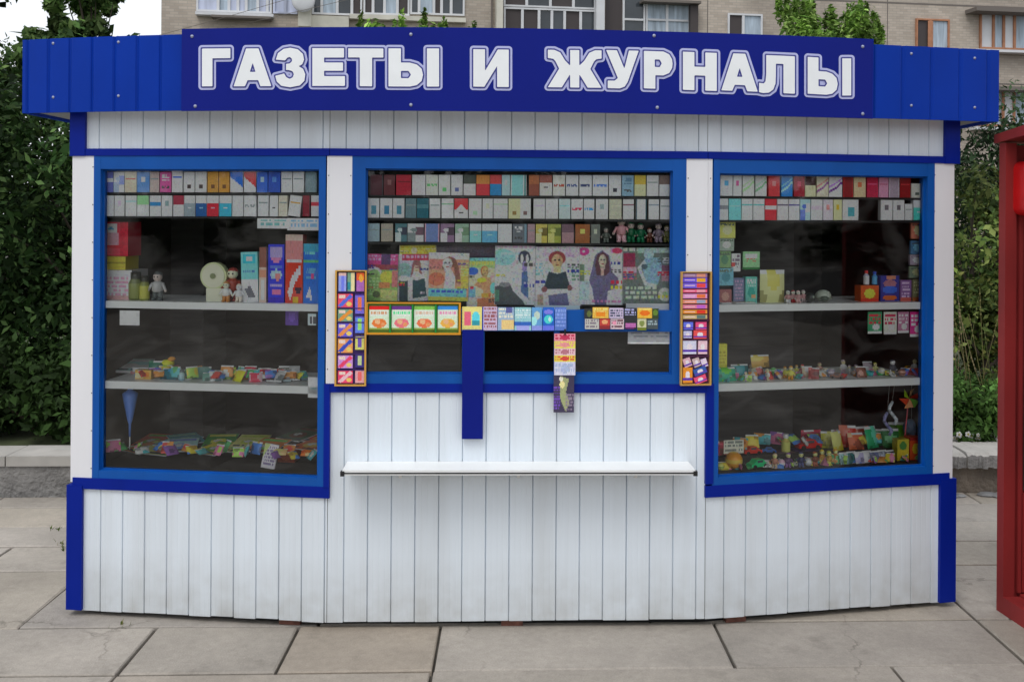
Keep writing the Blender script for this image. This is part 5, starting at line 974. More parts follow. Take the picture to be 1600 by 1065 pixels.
J = {(3.87,4.31): [-6.5,-5.2,-3.9,-2.66,-1.463,-.874,-.287,.863,2.0,3.1,4.3,5.5,6.8], (2.85,3.87): [-6,-4.8,-3.6,-2.4,-1.463,-.29,1.464,2.6,3.8,5,6.2], (4.31,4.99): [-6.9,-5.7,-4.5,-3.2,-2.03,-.8,.6,2.0,3.2,4.4,5.6,6.8], (4.99,5.36): [-6.2,-5,-3.75,-2.55,-1.3,.1,1.4,2.75,4,5.2,6.4]}
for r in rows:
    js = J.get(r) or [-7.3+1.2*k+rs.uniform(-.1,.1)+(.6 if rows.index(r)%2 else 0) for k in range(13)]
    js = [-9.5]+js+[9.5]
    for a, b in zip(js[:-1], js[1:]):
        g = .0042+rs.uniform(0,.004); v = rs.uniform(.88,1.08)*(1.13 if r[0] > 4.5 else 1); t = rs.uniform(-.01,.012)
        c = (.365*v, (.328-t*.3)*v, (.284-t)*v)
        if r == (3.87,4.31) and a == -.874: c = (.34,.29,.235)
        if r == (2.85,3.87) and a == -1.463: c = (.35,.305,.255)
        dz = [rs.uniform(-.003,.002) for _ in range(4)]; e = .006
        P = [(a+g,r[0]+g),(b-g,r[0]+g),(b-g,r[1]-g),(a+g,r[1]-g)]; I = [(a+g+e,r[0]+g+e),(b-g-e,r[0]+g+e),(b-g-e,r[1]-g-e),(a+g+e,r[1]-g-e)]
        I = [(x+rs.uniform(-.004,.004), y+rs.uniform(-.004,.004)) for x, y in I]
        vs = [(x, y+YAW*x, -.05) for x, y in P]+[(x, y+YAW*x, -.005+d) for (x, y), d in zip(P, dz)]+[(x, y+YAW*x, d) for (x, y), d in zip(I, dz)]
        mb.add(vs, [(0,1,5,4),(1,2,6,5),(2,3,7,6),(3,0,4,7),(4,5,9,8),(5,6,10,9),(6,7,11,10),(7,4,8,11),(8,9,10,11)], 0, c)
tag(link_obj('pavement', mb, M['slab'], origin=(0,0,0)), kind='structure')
mb = MB(); mb.add([(-400,-400,-.022),(400,-400,-.022),(400,400,-.022),(-400,400,-.022)], [(0,1,2,3)])
tag(link_obj('ground', mb, M['joint'], origin=(0,0,0)), kind='structure')
M['soil'] = mat('grassy_soil', (.06,.075,.03), .95, noise=((6,6,6), .6))
mb = MB(); nx_, ny_ = 70, 26; vs = []
for j in range(ny_+1):
    for i in range(nx_+1):
        x = -14+28*i/nx_; y = 6.52+.04*x+ (22*(j/ny_)**1.6); vs.append((x, y, .10+.05*math.sin(x*1.7+y)+rs.uniform(-.03,.03)+(.0 if j else -.02)))
mb.add(vs, [(j*(nx_+1)+i, j*(nx_+1)+i+1, (j+1)*(nx_+1)+i+1, (j+1)*(nx_+1)+i) for j in range(ny_) for i in range(nx_)])
tag(link_obj('planted_bank', mb, M['soil'], origin=(0,0,0)), kind='structure')
# weeds in the joints
def blades(mb, x, y, z, n, h, sp, cols, w_=.004):
    for _ in range(n):
        a = rs.uniform(0, 6.28); bx, by = x+rs.gauss(0,sp), y+rs.gauss(0,sp*.6); hh = h*rs.uniform(.5,1.1); lx, ly = rs.gauss(0,.45)*hh, rs.gauss(0,.45)*hh
        dx, dy = math.cos(a)*w_, math.sin(a)*w_
        mb.add([(bx-dx,by-dy,z),(bx+dx,by+dy,z),(bx+lx*.4+dx*.8,by+ly*.4+dy*.8,z+hh*.6),(bx+lx*.4-dx*.8,by+ly*.4-dy*.8,z+hh*.6),(bx+lx,by+ly,z+hh)], [(0,1,2,3),(3,2,4)], 0, rs.choice(cols))
def leafbuild(m, n, l, b):
    b.inputs['Roughness'].default_value = .65
    tl = n.new('ShaderNodeBsdfTranslucent'); ms = n.new('ShaderNodeMixShader'); ms.inputs[0].default_value = .22
    a = n['Attribute'] if 'Attribute' in n else [q for q in n if q.type == 'ATTRIBUTE'][0]
    l.new(a.outputs['Color'], tl.inputs[0]); l.new(b.outputs[0], ms.inputs[1]); l.new(tl.outputs[0], ms.inputs[2]); l.new(ms.outputs[0], n['Material Output'].inputs[0])
M['leaf'] = mat('leaves', attr=True, build=leafbuild, spec=.12)
M['bark'] = mat('bark', (.07,.055,.04), .9, noise=((20,20,5), .5))
gc = [(.09,.14,.03),(.12,.17,.04),(.07,.10,.03),(.20,.19,.08)]
mb = MB()
for x, y, n_ in ((-2.29,5.3,30),(-2.26,5.22,14),(-2.45,5.55,10),(-1.62,4.27,8),(2.35,4.5,10)): blades(mb, x, y+.0, -.01, n_, .035, .03, gc)
tag(link_obj('weeds', mb, M['leaf']), 'small green weeds growing in the paving joints', 'weeds', kind='stuff')
# ------------------------------------------------------------------ parapet behind
def conc(m, n, l, b): bump(n, l, b, 34, 1.0, .02)
M['conc'] = mat('weathered_concrete', (.26,.25,.24), .9, noise=((7,7,7), .45, 8), build=conc)
M['cap'] = mat('pale_concrete_cap', (.42,.40,.37), .85, noise=((5,5,5), .25, 8))
M['darkstone'] = mat('brown_stone', (.17,.14,.11), .9, noise=((5,5,9), .5, 8), build=conc)
lw = empty('low_wall', (-3.6, 6.2, 0)); tag(lw, 'low grey concrete wall with pale flat cap behind the left side of the kiosk', 'low wall')
def obox(mb, x0,x1,v0,v1,z0,z1,m=0,c=None): mb.hexa([(x0,v0+YAW*x0,z0),(x1,v0+YAW*x1,z0),(x1,v1+YAW*x1,z0),(x0,v1+YAW*x0,z0),(x0,v0+YAW*x0,z1),(x1,v0+YAW*x1,z1),(x1,v1+YAW*x1,z1),(x0,v1+YAW*x0,z1)],m,c)
mb = MB(); obox(mb,-9,.9,6.34,6.60,-.05,.175); link_obj('wall_body', mb, M['conc'], lw)
for i in range(5):
    mb = MB(); x0 = -9+i*1.98; obox(mb,x0+.004,x0+1.976,6.325,6.62,.1755,.235+.002*(i%2)); link_obj('cap_slab', mb, M['cap'], lw)
sc_ = empty('stone_kerb', (3.4, 6.4, 0)); tag(sc_, 'broken rough concrete kerb on brown stone between the kiosk and the red booth', 'kerb')
mb = MB(); obox(mb,.92,9,6.30,6.6,-.05,.17); link_obj('stone_base', mb, M['darkstone'], sc_)
def rough(x0, x1, v0, v1, z0, z1, amp, nx=46):
    mb = MB(); vs = []; rr = random.Random(int(x0*100)); nv = [(v0,z0),(v0,z1-.015),(v0+.03,z1),((v0+v1)/2,z1+.004),(v1,z1),(v1,z0)]
    for i in range(nx+1):
        x = x0+(x1-x0)*i/nx; 
        for k_, (v, z) in enumerate(nv):
            a = amp*(1.3 if k_ in (0,1,2) else .6); vs.append((x+rr.uniform(-.4,.4)*(x1-x0)/nx*(0<i<nx), v+YAW*x+rr.gauss(0,a*.6), z+rr.gauss(0,a*.35)))
    k6 = 6; fs = [(i*k6+q, (i+1)*k6+q, (i+1)*k6+(q+1)%k6, i*k6+(q+1)%k6) for i in range(nx) for q in range(k6)]+[(0,1,2,3,4,5),tuple(nx*k6+q for q in (5,4,3,2,1,0))]
    mb.add(vs, fs); mb.m = [1 if (i < nx*k6 and i%k6 in (0,)) else 0 for i in range(len(fs))]; return mb
for i,(x0,x1) in enumerate(((.95,2.2),(2.22,2.83),(2.84,3.5),(3.53,4.6),(4.62,6.2),(6.22,8.9))):
    link_obj('rough_cap', rough(x0,x1,6.24,6.56,.165,.245+.006*(i%3),.006), [M['cap'], M['conc']], sc_)
mb = MB()
for i in range(14):
    x = 2.6+rs.uniform(0,.7); mb.ball((x, 6.17+YAW*x+rs.uniform(-.04,.06), .005), rs.uniform(.02,.05), 8, (.25+rs.uniform(-.08,.08),)*3, sz=.4, sx=1.6)
tag(link_obj('rubble', mb, M['slab']), 'crumbled grey rubble at the foot of the broken kerb', 'rubble', kind='stuff')

# ------------------------------------------------------------------ foliage
def leaves(mbarr, ctrs, rads, n, size, cols, up=.35, seed=1, aspect=.5):
    """vectorised leaf cards scattered round clump centres"""
    r = np.random.default_rng(seed); ctrs = np.array(ctrs); rads = np.array(rads); pick = r.integers(0, len(ctrs), n)
    dirv = r.standard_normal((n,3)); dirv /= np.linalg.norm(dirv, axis=1)[:,None]
    rad = rads[pick]*(r.random(n)**.45)[:,None] if rads.ndim == 2 else (rads[pick]*(r.random(n)**.45))[:,None]
    p = ctrs[pick]+dirv*rad
    nrm = dirv*.6+r.standard_normal((n,3))*.6+np.array([0,-.15,up]); nrm /= np.linalg.norm(nrm, axis=1)[:,None]
    t = np.cross(nrm, r.standard_normal((n,3))); t /= np.linalg.norm(t, axis=1)[:,None]; b = np.cross(nrm, t)
    L_ = (size*np.clip(r.lognormal(-.05,.33,n),.4,2))[:,None]; Wd = L_*aspect
    v = np.stack([p-t*L_*.5, p+b*Wd*.5+nrm*L_*.06, p+t*L_*.5, p-b*Wd*.5+nrm*L_*.06], 1)
    cl = np.array(cols)[r.integers(0, len(cols), n)]*(r.uniform(.75,1.25,n)[:,None]); 
    tone = (np.clip(r.lognormal(-.1,.45,len(ctrs)),.35,2.4))[pick][:,None]; cl = cl*tone
    mbarr.append((v.reshape(-1,3), cl))
def leafobj(name, arrs, parent):
    V = np.concatenate([a[0] for a in arrs]); Cc = np.concatenate([a[1] for a in arrs]); n = len(V)//4
    V = V-np.array(ORG[parent.name]); me = bpy.data.meshes.new(name); me.vertices.add(len(V)); me.vertices.foreach_set('co', V.astype(np.float32).ravel())
    me.loops.add(n*4); me.loops.foreach_set('vertex_index', np.arange(n*4, dtype=np.int32)); me.polygons.add(n)
    me.polygons.foreach_set('loop_start', np.arange(0, n*4, 4, dtype=np.int32)); me.polygons.foreach_set('loop_total', np.full(n, 4, np.int32))
    at = me.color_attributes.new('Col', 'FLOAT_COLOR', 'CORNER'); cc = np.repeat(np.hstack([Cc, np.ones((n,1))]), 4, axis=0); at.data.foreach_set('color', cc.astype(np.float32).ravel())
    me.materials.append(M['leaf']); me.update(); me.validate(); o = bpy.data.objects.new(name, me); COL.objects.link(o); o.parent = parent; return o
def pxp(px, py, Z):    # world point at distance Z seen at a pixel of the survey photo
    r_ = ray(px, py); return (r_.x/r_.y*Z, Z, EYE+r_.z/r_.y*Z)
def tree(name, label, cat, base, top, clumps, n, size, cols, tr=.06, seed=1, group=None, up=.35, aspect=.5):
    root = empty(name, base); tag(root, label, cat, group); rr = random.Random(seed)
    mb = MB(); b = Vector(base); t = Vector(top); pts = [b]
    for i in range(1, 6): pts.append(b.lerp(t, i/5)+Vector((rr.uniform(-1,1),rr.uniform(-1,1),0))*tr*.8)
    for i in range(5): mb.tube(pts[i], pts[i+1], tr*(1-i*.17), tr*(1-(i+1)*.17), 9)
    for c in clumps:
        cv = Vector(c[0]); k = max(.15, min(.95, (cv.z-.3-b.z)/max(.1,(t.z-b.z))*.8)); s_ = b.lerp(t, k); mid = s_.lerp(cv, .5)+Vector((0,0,.06)); r0 = tr*.35*(1-k*.5)
        mb.tube(s_, mid, r0, r0*.7, 6); mb.tube(mid, cv, r0*.7, r0*.25, 6)
    link_obj('trunk', mb, M['bark'], root)
    arr = []; leaves(arr, [c[0] for c in clumps], [c[1] for c in clumps], n, size, cols, up, seed, aspect); leafobj('crown', arr, root)
    return root
def clumps_box(x0,x1,y0,y1,z0,z1,n,r0,r1,seed,shape=None):
    rr = random.Random(seed); out = []
    while len(out) < n:
        x,y,z = rr.uniform(x0,x1), rr.uniform(y0,y1), rr.uniform(z0,z1)
        if shape and not shape(x,y,z): continue
        out.append(((x,y,z), rr.uniform(r0,r1)))
    return out
GD_ = [(.020,.050,.012),(.030,.068,.017),(.014,.032,.009),(.085,.15,.045)]
GM = [(.06,.12,.03),(.09,.16,.04),(.05,.10,.03),(.13,.20,.06)]
GB = [(.14,.26,.04),(.20,.34,.06),(.09,.18,.03),(.26,.38,.10)]
# left side: dense dark shrubs behind the wall
def mass(name,label,cat,px0,px1,py0,py1,Z0,Z1,n,nl,size,cols,seed,group=None,r0=.25,r1=.45,tr=.05,aspect=.5,up=.35):
    x0 = (px0-CX)/FPX*((Z0+Z1)/2); x1 = (px1-CX)/FPX*((Z0+Z1)/2); z1 = EYE+(HY-py0)/FPX*((Z0+Z1)/2); z0 = max(.25, EYE+(HY-py1)/FPX*((Z0+Z1)/2))
    cx, hz = (x0+x1)/2, (z1-z0)
    cl = clumps_box(x0,x1,Z0,Z1,z0,z1,n,r0,r1,seed)
    return tree(name,label,cat,(cx,(Z0+Z1)/2,.08),(cx,(Z0+Z1)/2,z0+hz*.8),cl,nl,size,cols,tr,seed,group,up,aspect)
sg = 'shrubs behind the low wall'
mass('shrub','tall dark hedge bush farthest back at the left, filling the gaps behind the other shrubs','shrub',-260,260,130,560,9.8,10.8,60,16000,.11,[(.02,.045,.012),(.03,.065,.016)],20,sg,.4,.6)
mass('shrub','dense dark green shrub at the left edge of the picture, behind the low wall','shrub',-190,45,150,640,6.9,8.4,30,13000,.07,GD_,21,sg)
mass('shrub','dense dark shrub right behind the low wall, touching the left side of the kiosk','shrub',30,240,220,660,7.1,8.6,27,11500,.065,GD_,22,sg)
mass('shrub','low dark undergrowth bush at the foot of the left shrubs','shrub',-60,200,560,690,6.85,7.5,26,7000,.06,[(.03,.055,.018),(.04,.08,.02)],23,sg,.15,.28)
mass('leafy_tree','tree with drooping light green leaves at the upper left corner','tree',-170,-22,60,330,8.0,9.4,30,13000,.085,GM,24,'trees left of the kiosk',.25,.42,.09)
mass('leafy_tree','dark tree with only its tip entering the upper left corner','tree',-150,-14,-60,60,9.5,10.5,16,4500,.08,GD_,27,'trees left of the kiosk',.2,.3,.07)
# slim tree with gaps whose top shows above the left wing
Zt = 9.5; cl = []
for (px,py,r) in [(85,10,.16),(92,38,.14),(108,50,.16),(100,-15,.2),(128,8,.17),(140,28,.2),(150,50,.22),(126,52,.18),(160,5,.13),(170,12,.12),(150,-20,.25),(118,-30,.2),(90,62,.2),(130,75,.25),(110,95,.3),(150,95,.25),(75,105,.3),(60,80,.22),(52,60,.16),(180,-8,.1),(145,-50,.3),(110,-60,.3),(40,95,.25),(100,150,.35),(140,150,.35),(60,150,.35),(90,210,.4),(130,220,.4),(110,300,.45)]:
    p = pxp(px, py, Zt+rs.uniform(-.35,.35)); cl.append((p, r*.62 if py < 70 else r))
tree('leafy_tree','slim tree with loose leaf clusters against the white sky, above the left wing','tree',(pxp(145,900,Zt)[0],Zt,.1),pxp(146,10,Zt),cl,6500,.085,GM,.05,31,'trees left of the kiosk')
# right side
mass('conifer','dark blue-green bushy tree at the upper right, behind the red booth','tree',1455,1680,175,420,9.0,10.5,44,20000,.06,[(.03,.06,.025),(.045,.08,.035),(.025,.045,.02)],41,'plants between kiosk and red booth',.22,.4,.08,.4)
mass('climbing_shrub','mid green vine-like shrub between kiosk post and red booth','shrub',1440,1590,290,520,7.6,8.6,24,8000,.055,[(.10,.15,.035),(.06,.10,.03),(.17,.21,.06)],42,'plants between kiosk and red booth',.14,.28)
mass('yellowing_shrub','yellowing dry-tipped shrub below the vine, between kiosk and booth','shrub',1445,1640,440,600,7.3,8.0,22,6500,.05,[(.12,.17,.035),(.20,.21,.06),(.08,.13,.03),(.05,.08,.02)],43,'plants between kiosk and red booth',.12,.24)
mass('low_bush','rounded bright green low bush just above the broken kerb','shrub',1450,1650,600,690,6.8,7.4,20,7000,.045,[(.06,.13,.03),(.08,.16,.035),(.045,.09,.02)],44,'plants between kiosk and red booth',.13,.22)
# dry grass stalks
mb = MB()
for i in range(20):
    x, y, z = pxp(1490+rs.uniform(-5,70), 560, 6.9+rs.uniform(0,.5)); h = rs.uniform(.4,.95); a = Vector((x,y,.15+z*.2)); b = a+Vector((rs.uniform(-.25,.15),rs.uniform(-.1,.1),h)); c_ = rs.choice([(.30,.24,.13),(.22,.20,.08),(.15,.18,.06)])
    mb.tube(a,b,.003,.0015,4,0,c_)
    for q in range(4): mb.ball(tuple(a.lerp(b,.8+.05*q)), .006, 5, c_, sz=2)
tag(link_obj('dry_grass', mb, M['leaf']), 'dry beige grass stalks between the kiosk and the red booth', 'dry grass', kind='stuff')
mb = MB()
for i in range(70):
    x, y, z = pxp(1488+rs.uniform(-10,80), 690+rs.uniform(-14,10), 6.75+rs.uniform(-.05,.2)); r_ = rs.uniform(.006,.013)
    for q in range(5): t = q*1.2566; mb.ball((x+math.cos(t)*r_, y, z+math.sin(t)*r_), r_*.7, 6, (.75,.75,.72), sy=.35)
    mb.ball((x,y-.004,z), r_*.5, 6, (.5,.4,.08)); mb.tube((x,y,z),(x+rs.uniform(-.02,.02),y+.02,.2),.0015,.002,4,0,(.07,.11,.03))
tag(link_obj('white_flowers', mb, M['leaf']), 'small white flowers above the broken kerb, left of the red booth', 'flowers', kind='stuff')
# bright trees in front of the apartment house
def spray_tree(name,label,px0,px1,pytop,Z,seed,n=26,nl=9000,size=.10,hh=1.0,shape=None):
    rr = random.Random(seed); cx = pxp((px0+px1)/2, 0, Z)[0]; cl = []
    for i in range(n):
        px = rr.uniform(px0,px1); u = abs(px-(px0+px1)/2)/((px1-px0)/2); pt = (shape(px) if shape else pytop+u*u*55)+rr.choice([0,6,14,24])+rr.uniform(-4,4)
        for q in range(5):
            p = pxp(px+(q*rr.uniform(-4,4))+(px-(px0+px1)/2)*-.10*q, pt+q*15+14, Z+rr.uniform(-.6,.6)); cl.append((p, (.03+.028*q, .03+.028*q, .16+.02*q)))
    root = tree(name,label,'tree',(cx,Z,.1),(cx,Z,cl[0][0][2]-.6),cl,nl,size,GB,.07,seed,'trees in front of the apartment house',.5,.34)
    return root
spray_tree('leafy_tree','bright green tree with upright shoots rising above the sign in front of the flats',1198,1385,-8,12.5,51,24,8500,.085,shape=lambda p: (-12+abs(p-1250)*.16) if p < 1306 else (2+abs(p-1342)*.5 if p > 1322 else 22))
spray_tree('leafy_tree','small green tree whose tips just show above the middle of the sign',560,745,16,13,52,18,5000,.09,shape=lambda p: 24+8*math.sin(p*.12))
# ------------------------------------------------------------------ apartment house
FB_ = Facet(pxp(250,335,33)[:2], (pxp(250,335,33)[0]+46, 33+.15*46))
bld = empty('apartment_house', (FB_.w(12,0)[0], FB_.w(12,0)[1], 0)); tag(bld, 'tan brick apartment house with glazed balconies behind the kiosk', 'apartment house')
def wall_build(m, n, l, b):
    tc = n.new('ShaderNodeTexCoord'); mp = n.new('ShaderNodeMapping'); mp.inputs['Rotation'].default_value = (math.radians(90),0,0)
    br = n.new('ShaderNodeTexBrick'); br.inputs['Scale'].default_value = 1; br.inputs['Brick Width'].default_value = .27; br.inputs['Row Height'].default_value = .09; br.inputs['Mortar Size'].default_value = .008
    br.inputs['Color1'].default_value = (.51,.44,.37,1); br.inputs['Color2'].default_value = (.41,.35,.29,1); br.inputs['Mortar'].default_value = (.36,.33,.29,1)
    nz = n.new('ShaderNodeTexNoise'); nz.inputs['Scale'].default_value = .6; nz.inputs['Detail'].default_value = 8
    rp = n.new('ShaderNodeMapRange'); rp.inputs[1].default_value=.3; rp.inputs[2].default_value=.7; rp.inputs[3].default_value=.72; rp.inputs[4].default_value=1.12
    mm = n.new('ShaderNodeMix'); mm.data_type='RGBA'; mm.blend_type='MULTIPLY'; mm.inputs[0].default_value=1
    l.new(tc.outputs['Object'], mp.inputs[0]); l.new(mp.outputs[0], br.inputs[0]); l.new(tc.outputs['Object'], nz.inputs[0]); l.new(nz.outputs[0], rp.inputs[0]); l.new(br.outputs[0], mm.inputs[6]); l.new(rp.outputs[0], mm.inputs[7]); l.new(mm.outputs[2], b.inputs['Base Color'])
M['bwall'] = mat('tan_brick', (.36,.32,.28), .9, build=wall_build)
M['bglass'] = mat('flat_glass', (.05,.06,.07), .08, noise=((.8,.8,.8), .5))
M['bwhite'] = mat('white_balcony_frame', (.62,.63,.65), .6, noise=((2,2,2), .1))
M['blilac'] = mat('pale_lilac_panel', (.50,.54,.68), .7, noise=((5,5,.4), .35))
M['cream'] = mat('cream_panel', (.60,.58,.50), .8, noise=((2,2,2), .2))
M['orange'] = mat('orange_brown_wood', (.42,.19,.10), .7, noise=((4,4,4), .3))
M['bdark'] = mat('dark_recess', (.06,.05,.05), .8)
M['curtain'] = mat('pale_curtain', (.42,.50,.58), .8, noise=((9,9,1), .4))
M['seam'] = mat('panel_seam', (.16,.14,.125), .9)
def bp_(name, x0,y0,x1,y1, d0, d1, mt, parent=None, dz=0):
    s0,s1,z0,z1 = FB_.rect(x0,y0,x1,y1,d1); mb = MB(); FB_.box(mb, s0,s1,z0+dz,z1+dz,d0,d1); return link_obj(name, mb, M[mt], parent or bld)
mb = MB(); FB_.box(mb, 0, 46, 0, 14.6, -12, 0); link_obj('wall', mb, M['bwall'], bld)
mb = MB(); FB_.box(mb, -.3, 46.3, 14.6, 14.9, -12.3, .3); link_obj('roof', mb, M['roof'], bld)
for x in (768,): bp_('drainpipe', x-1.2, -60, x+1.2, 330, 0, .08, 'seam')
for x in (1386, 1105): bp_('wall_joint', x-.7, -60, x+.7, 330, 0, .004, 'seam')
for k_ in (-1,0,1,2):
    mb = MB(); z = FB_.at(1400,5)[1]-2.8*k_; FB_.box(mb, FB_.S(1100,5), 46, z-.03, z+.03, 0, .006); link_obj('wall_joint', mb, M['seam'], bld)
    z2 = FB_.at(1400,72)[1]-2.8*k_
def win(x0,y0,x1,y1,fr,panes,dz=0,div=(),rail=()):
    """window or glazed balcony: frame part with pane sub-parts"""
    s0,s1,z0,z1 = FB_.rect(x0,y0,x1,y1,.05); mb = MB(); e = .06
    for a,b,c,d in ((s0,s0+e,z0,z1),(s1-e,s1,z0,z1),(s0+e,s1-e,z0,z0+e),(s0+e,s1-e,z1-e,z1)): FB_.box(mb,a,b,c+dz,d+dz,.001,.09)
    for q in div: sq = FB_.S(q,(y0+y1)/2,.05); FB_.box(mb, sq-.045, sq+.045, z0+e+dz, z1-e+dz, .001, .085)
    for q in rail: zq = FB_.at((x0+x1)/2,q,.05)[1]; FB_.box(mb, s0+e, s1-e, zq-.035+dz, zq+.035+dz, .001, .082)
    o = link_obj('window', mb, M[fr], bld); xs_ = [x0]+list(div)+[x1]
    for i in range(len(xs_)-1):
        a = FB_.S(xs_[i],(y0+y1)/2,.03)+.05; b = FB_.S(xs_[i+1],(y0+y1)/2,.03)-.05; mb = MB(); FB_.box(mb,a,b,z0+e+dz,z1-e+dz,.0005,.03); link_obj('pane', mb, M[panes[i % len(panes)]], o)
    return o
for dz in (2.8, 0, -2.8):
    yt = -60
    win(307,yt,425,20,'bwhite',['blilac','curtain','blilac'],dz,div=(341,358,372,385,403,418))
    bp_('balcony_slab_and_shadow',330,24.5,423,28,0,.5,'seam',dz=dz); bp_('balcony_slab_and_shadow',305,20,427,24.5,0,.35,'bwhite',dz=dz)  # white ledge, with a dark strip below it standing for its shadow
    win(427,yt,465,22,'blilac',['blilac'],dz,div=(446,))
    bp_('vent_shaft',466,-70,486,41,0,.55,'cream',dz=dz)
    win(488,yt,566,24,'bwhite',['bglass','curtain','bglass','bdark'],dz,div=(503,527,550))
    bp_('balcony_panel',486,25,545,44,0,.25,'cream',dz=dz)
    win(568,yt,640,24,'bwhite',['bdark','bglass','curtain'],dz,div=(583,601,621)); win(641,yt,726,24,'bwhite',['bglass','curtain','bdark','bglass'],dz,div=(655,678,690,705))
    bp_('balcony_panel',546,25,728,32,0,.25,'cream',dz=dz)
    # big glazed loggia
    bp_('loggia_post',776,yt,786,66,0,.4,'cream',dz=dz); bp_('loggia_post',932,yt,945,66,0,.4,'bwhite',dz=dz)
    win(787,yt,931,13,'bwhite',['bdark','bglass'],dz,div=(823,860,896)); win(787,14,931,66,'bwhite',['bdark','bdark','bglass','bglass','bdark','bglass'],dz,div=(816,842,862,882,907))
    bp_('loggia_recess',946,yt,972,66,0,.02,'bdark',dz=dz); win(973,yt,1008,66,'bwhite',['bglass'],dz,rail=(31,))
    win(1009,4,1078,66,'bwhite',['curtain'],dz,div=(1042,),rail=(32,)); bp_('loggia_side',1079,4,1091,66,0,.3,'bdark',dz=dz); bp_('loggia_roof',1005,0,1096,4,0,.5,'seam',dz=dz)
    win(1137,22,1191,72,'bwhite',['bdark','curtain'],dz,div=(1161,))
    win(1431,30,1483,79,'orange',['bdark','curtain'],dz,div=(1453,)); bp_('mullion',1450,33,1458,76,.086,.1,'orange',dz=dz)
    bp_('bay_roof',1526,14,1700,20,0,.7,'seam',dz=dz); win(1531,20,1700,79,'orange',['bwhite','curtain','bwhite','curtain'],dz,div=(1552,1568,1585,1620,1660)); bp_('bay_slab',1526,79,1700,83,0,.4,'bwhite',dz=dz)
# satellite dish on the vent shaft
dsh = MB(); p = FB_.w(FB_.S(474,1,.8), FB_.at(474,1,.8)[1], .8); dsh.ball(p, .38, 16, sy=.25); link_obj('satellite_dish', dsh, M['bwhite'], bld, smooth=True)
mb = MB(); mb.tube(FB_.w(FB_.S(474,1,.8), FB_.at(474,1,.8)[1], .7), FB_.w(FB_.S(474,8,.5), FB_.at(474,8,.5)[1], .5), .03); link_obj('dish_arm', mb, M['seam'], bld)
# overhead wires
for i,(a,b,lab) in enumerate([((150,62),(640,-60),'thin dark overhead wire crossing the sky, upper one'),((160,68),(900,-90),'thin dark overhead wire crossing the sky, lower one')]):
    mb = MB(); A = Vector(pxp(*a,22)); B = Vector(pxp(*b,22)); A2 = A+(A-B)*.8; prev = None
    for q in range(17):
        t = q/16; p = A2.lerp(B,t)-Vector((0,0,.25*math.sin(math.pi*t)))
        if prev is not None: mb.tube(prev,p,.006,.006,4)
        prev = p
    tag(link_obj('overhead_wire', mb, M['seam']), lab, 'wire')

# ------------------------------------------------------------------ red telephone booth at the right edge
R0 = Vector((2.148, 4.447, 0)); ud = Vector((.10,-.995,0)).normalized(); vd = Vector((ud.y*-1, ud.x, 0)); vd = Vector((.995,.10,0))
bt = empty('phone_booth', (2.5, 4.0, 0)); tag(bt, 'red metal telephone booth at the right edge with an open side facing the kiosk', 'phone booth')
def bb(name, u0,u1,v0,v1,z0,z1,mt='red',parent=None,bev=0):
    mb = MB(); P = lambda u,v,z: tuple(R0+ud*u+vd*v+Vector((0,0,z)))
    mb.hexa([P(u0,v0,z0),P(u1,v0,z0),P(u1,v1,z0),P(u0,v1,z0),P(u0,v0,z1),P(u1,v0,z1),P(u1,v1,z1),P(u0,v1,z1)]); return link_obj(name, mb, M[mt], parent or bt)
D_, W_ = .85, .75; HB = 2.035
bb('rear_wall', -.05, -.02, .0, W_, .0, HB)                 # the wall that faces the camera
bb('corner_post', -.05, .0, -.005, .045, .0, HB+.01)
bb('inner_frame', -.019, .0, .062, .078, .09, HB-.08)
bb('rear_panel', -.0195, -.006, .085, W_-.05, .09, .52)
for k_ in range(12): bb('louvre', -.006, .012, .10, W_-.08, .115+k_*.033, .130+k_*.033, 'redbright')
bb('dark_panel', -.0192, -.010, .095, W_-.06, .53, 1.70, 'bdark')
bb('side_wall', 0, D_, W_-.03, W_, .09, HB); bb('near_wall', D_, D_+.03, .0, W_, .09, HB)
bb('base_sill', 0, D_, -.005, .07, .0, .075); bb('booth_floor', 0, D_, .071, W_-.03, .0, .085)
# sloping canopy
mb = MB(); P = lambda u,v,z: tuple(R0+ud*u+vd*v+Vector((0,0,z)))
mb.hexa([P(-.08,-.012,HB+.012),P(D_+.1,-.06,HB+.09),P(D_+.1,W_+.05,HB+.09),P(-.08,W_+.05,HB+.012),P(-.08,-.012,HB+.05),P(D_+.1,-.06,HB+.15),P(D_+.1,W_+.05,HB+.17),P(-.08,W_+.05,HB+.09)])
link_obj('canopy', mb, M['red'], bt)
# payphone on the wall facing the camera
mb = MB(); u0, u1, v0, v1, z0, z1 = .0, .15, .03, .33, 1.73, 1.965
def rr_(v0,v1,z0,z1,r,u,n=5):
    o = []
    for cx,cz,a0 in ((v1-r,z0+r,-90),(v1-r,z1-r,0),(v0+r,z1-r,90),(v0+r,z0+r,180)):
        for k_ in range(n+1): t = math.radians(a0+90*k_/n); o.append(P(u, cx+r*math.cos(t), cz+r*math.sin(t)))
    return o
A_ = rr_(v0,v1,z0,z1,.035,u0); B_ = rr_(v0,v1,z0,z1,.035,u1-.03); C_ = rr_(v0+.02,v1-.02,z0+.02,z1-.02,.03,u1); n = len(A_)
mb.add(A_+B_+C_, [(i,(i+1)%n,n+(i+1)%n,n+i) for i in range(n)]+[(n+i,n+(i+1)%n,2*n+(i+1)%n,2*n+i) for i in range(n)]+[tuple(range(2*n,3*n))])
ph = link_obj('payphone', mb, M['redbright'], bt, smooth=False)
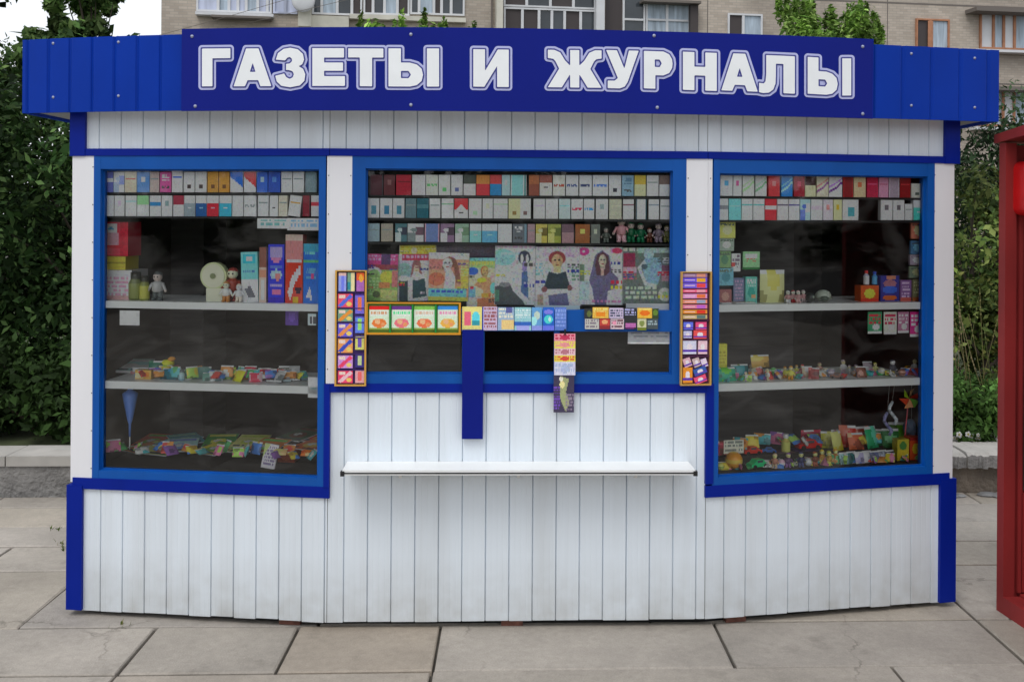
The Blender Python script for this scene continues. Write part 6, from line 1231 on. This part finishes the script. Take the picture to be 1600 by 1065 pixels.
mb = MB(); q1 = Vector(P(.16,.12,z0+.04)); q2 = Vector(P(.16,.12,z1-.04)); mb.tube(q1,q2,.014,.014,10); mb.ball(tuple(q1),.026,10); mb.ball(tuple(q2),.026,10); link_obj('handset', mb, M['black'], ph, smooth=True)
mb = MB()
for i in range(4):
    for j in range(3):
        a = P(.151,.20+.035*j,z0+.05+.03*i); b = P(.157,.22+.035*j,z0+.07+.03*i); pp = P; mb.hexa([pp(.1502,.20+.035*j,z0+.05+.03*i),pp(.157,.20+.035*j,z0+.05+.03*i),pp(.157,.222+.035*j,z0+.05+.03*i),pp(.1502,.222+.035*j,z0+.05+.03*i),pp(.1502,.20+.035*j,z0+.068+.03*i),pp(.157,.20+.035*j,z0+.068+.03*i),pp(.157,.222+.035*j,z0+.068+.03*i),pp(.1502,.222+.035*j,z0+.068+.03*i)])
link_obj('keypad', mb, M['screw'], ph)

# ------------------------------------------------------------------ trees across the street (behind the photographer), seen in the glass
rr = random.Random(77); arr = []; wood = empty('far_wood', (0,-24,0)); tag(wood, 'dark line of trees across the street', 'wood', kind='stuff')
ct = [(x*1.5+rr.uniform(-.8,.8), -24-rr.uniform(0,4), z*1.5+rr.uniform(-.5,.5)+.8) for x in range(-22,23) for z in range(0,5) if rr.random() < (1 if z < 2 else .55)]
leaves(arr, ct, [rr.uniform(1.0,1.6) for _ in ct], 26000, .5, GD_, .3, 78, .8)
mo = leafobj('tree_mass', arr, wood); mo['kind'] = 'stuff'

# road across the pavement (seen only in the glass)
M['asphalt'] = mat('asphalt', (.06,.06,.062), .85, noise=((3,3,3), .3))
mb = MB(); mb.add([(-60,-17,-.015),(60,-17,-.015),(60,-9.8,-.015),(-60,-9.8,-.015)], [(0,1,2,3)]); tag(link_obj('road', mb, M['asphalt'], origin=(0,0,0)), kind='structure')
mb = MB(); mb.box(-60,-17.3,-.1,60,-17.02,.12); tag(link_obj('kerb', mb, M['cap'], origin=(0,0,0)), kind='structure')
# extra sweets and trinkets that crowd the lower shelves
def trinkets(F, x0, x1, n, a0, dr, seed, where, wi=.045):
    r2 = random.Random(seed); cl = [((215,60,50),'red'),((240,190,50),'yellow'),((60,150,80),'green'),((50,110,190),'blue'),((235,130,50),'orange'),((220,110,150),'pink'),((210,210,205),'white'),((130,80,160),'violet'),((60,160,165),'turquoise'),((160,210,80),'lime')]
    for i in range(n):
        px = x0+(x1-x0)*(i+.5)/n+r2.uniform(-3,3); c, nm = cl[(i*7+seed)%10]; c2, nm2 = cl[(i*3+seed+4)%10]; c = tuple(int(v_*.62+42) for v_ in c); c2 = tuple(int(v_*.62+42) for v_ in c2); d = r2.uniform(*dr)
        pouch(F, px, a0+.0015*(i%3), d, wi*r2.uniform(.8,1.3), wi*r2.uniform(.7,1.1), c, c2, f'{nm} sweet wrapper with {nm2} centre, {ORD[i+1]} from left {where}', r2.uniform(-1.2,1.2), r2.uniform(-1.1,-.3), nm='sweet_wrapper', cat='sweet', group='sweets strewn '+where)
trinkets(FL, 215, 480, 26, zL2+.012, (-.16,-.07), 3, 'on the left window lower shelf')
trinkets(FL, 170, 490, 20, zL3+.05, (-.16,-.08), 5, 'on the left window bottom', .05)
trinkets(FR, 1130, 1440, 28, zR2+.001, (-.13,-.065), 8, 'on the right window lower shelf', .038)
trinkets(FR, 1130, 1440, 24, zR3+.003, (-.10,-.06), 11, 'on the right window bottom', .042)
trinkets(FR, 1150, 1430, 16, zR3+.06, (-.28,-.17), 14, 'on the right window back step', .06)
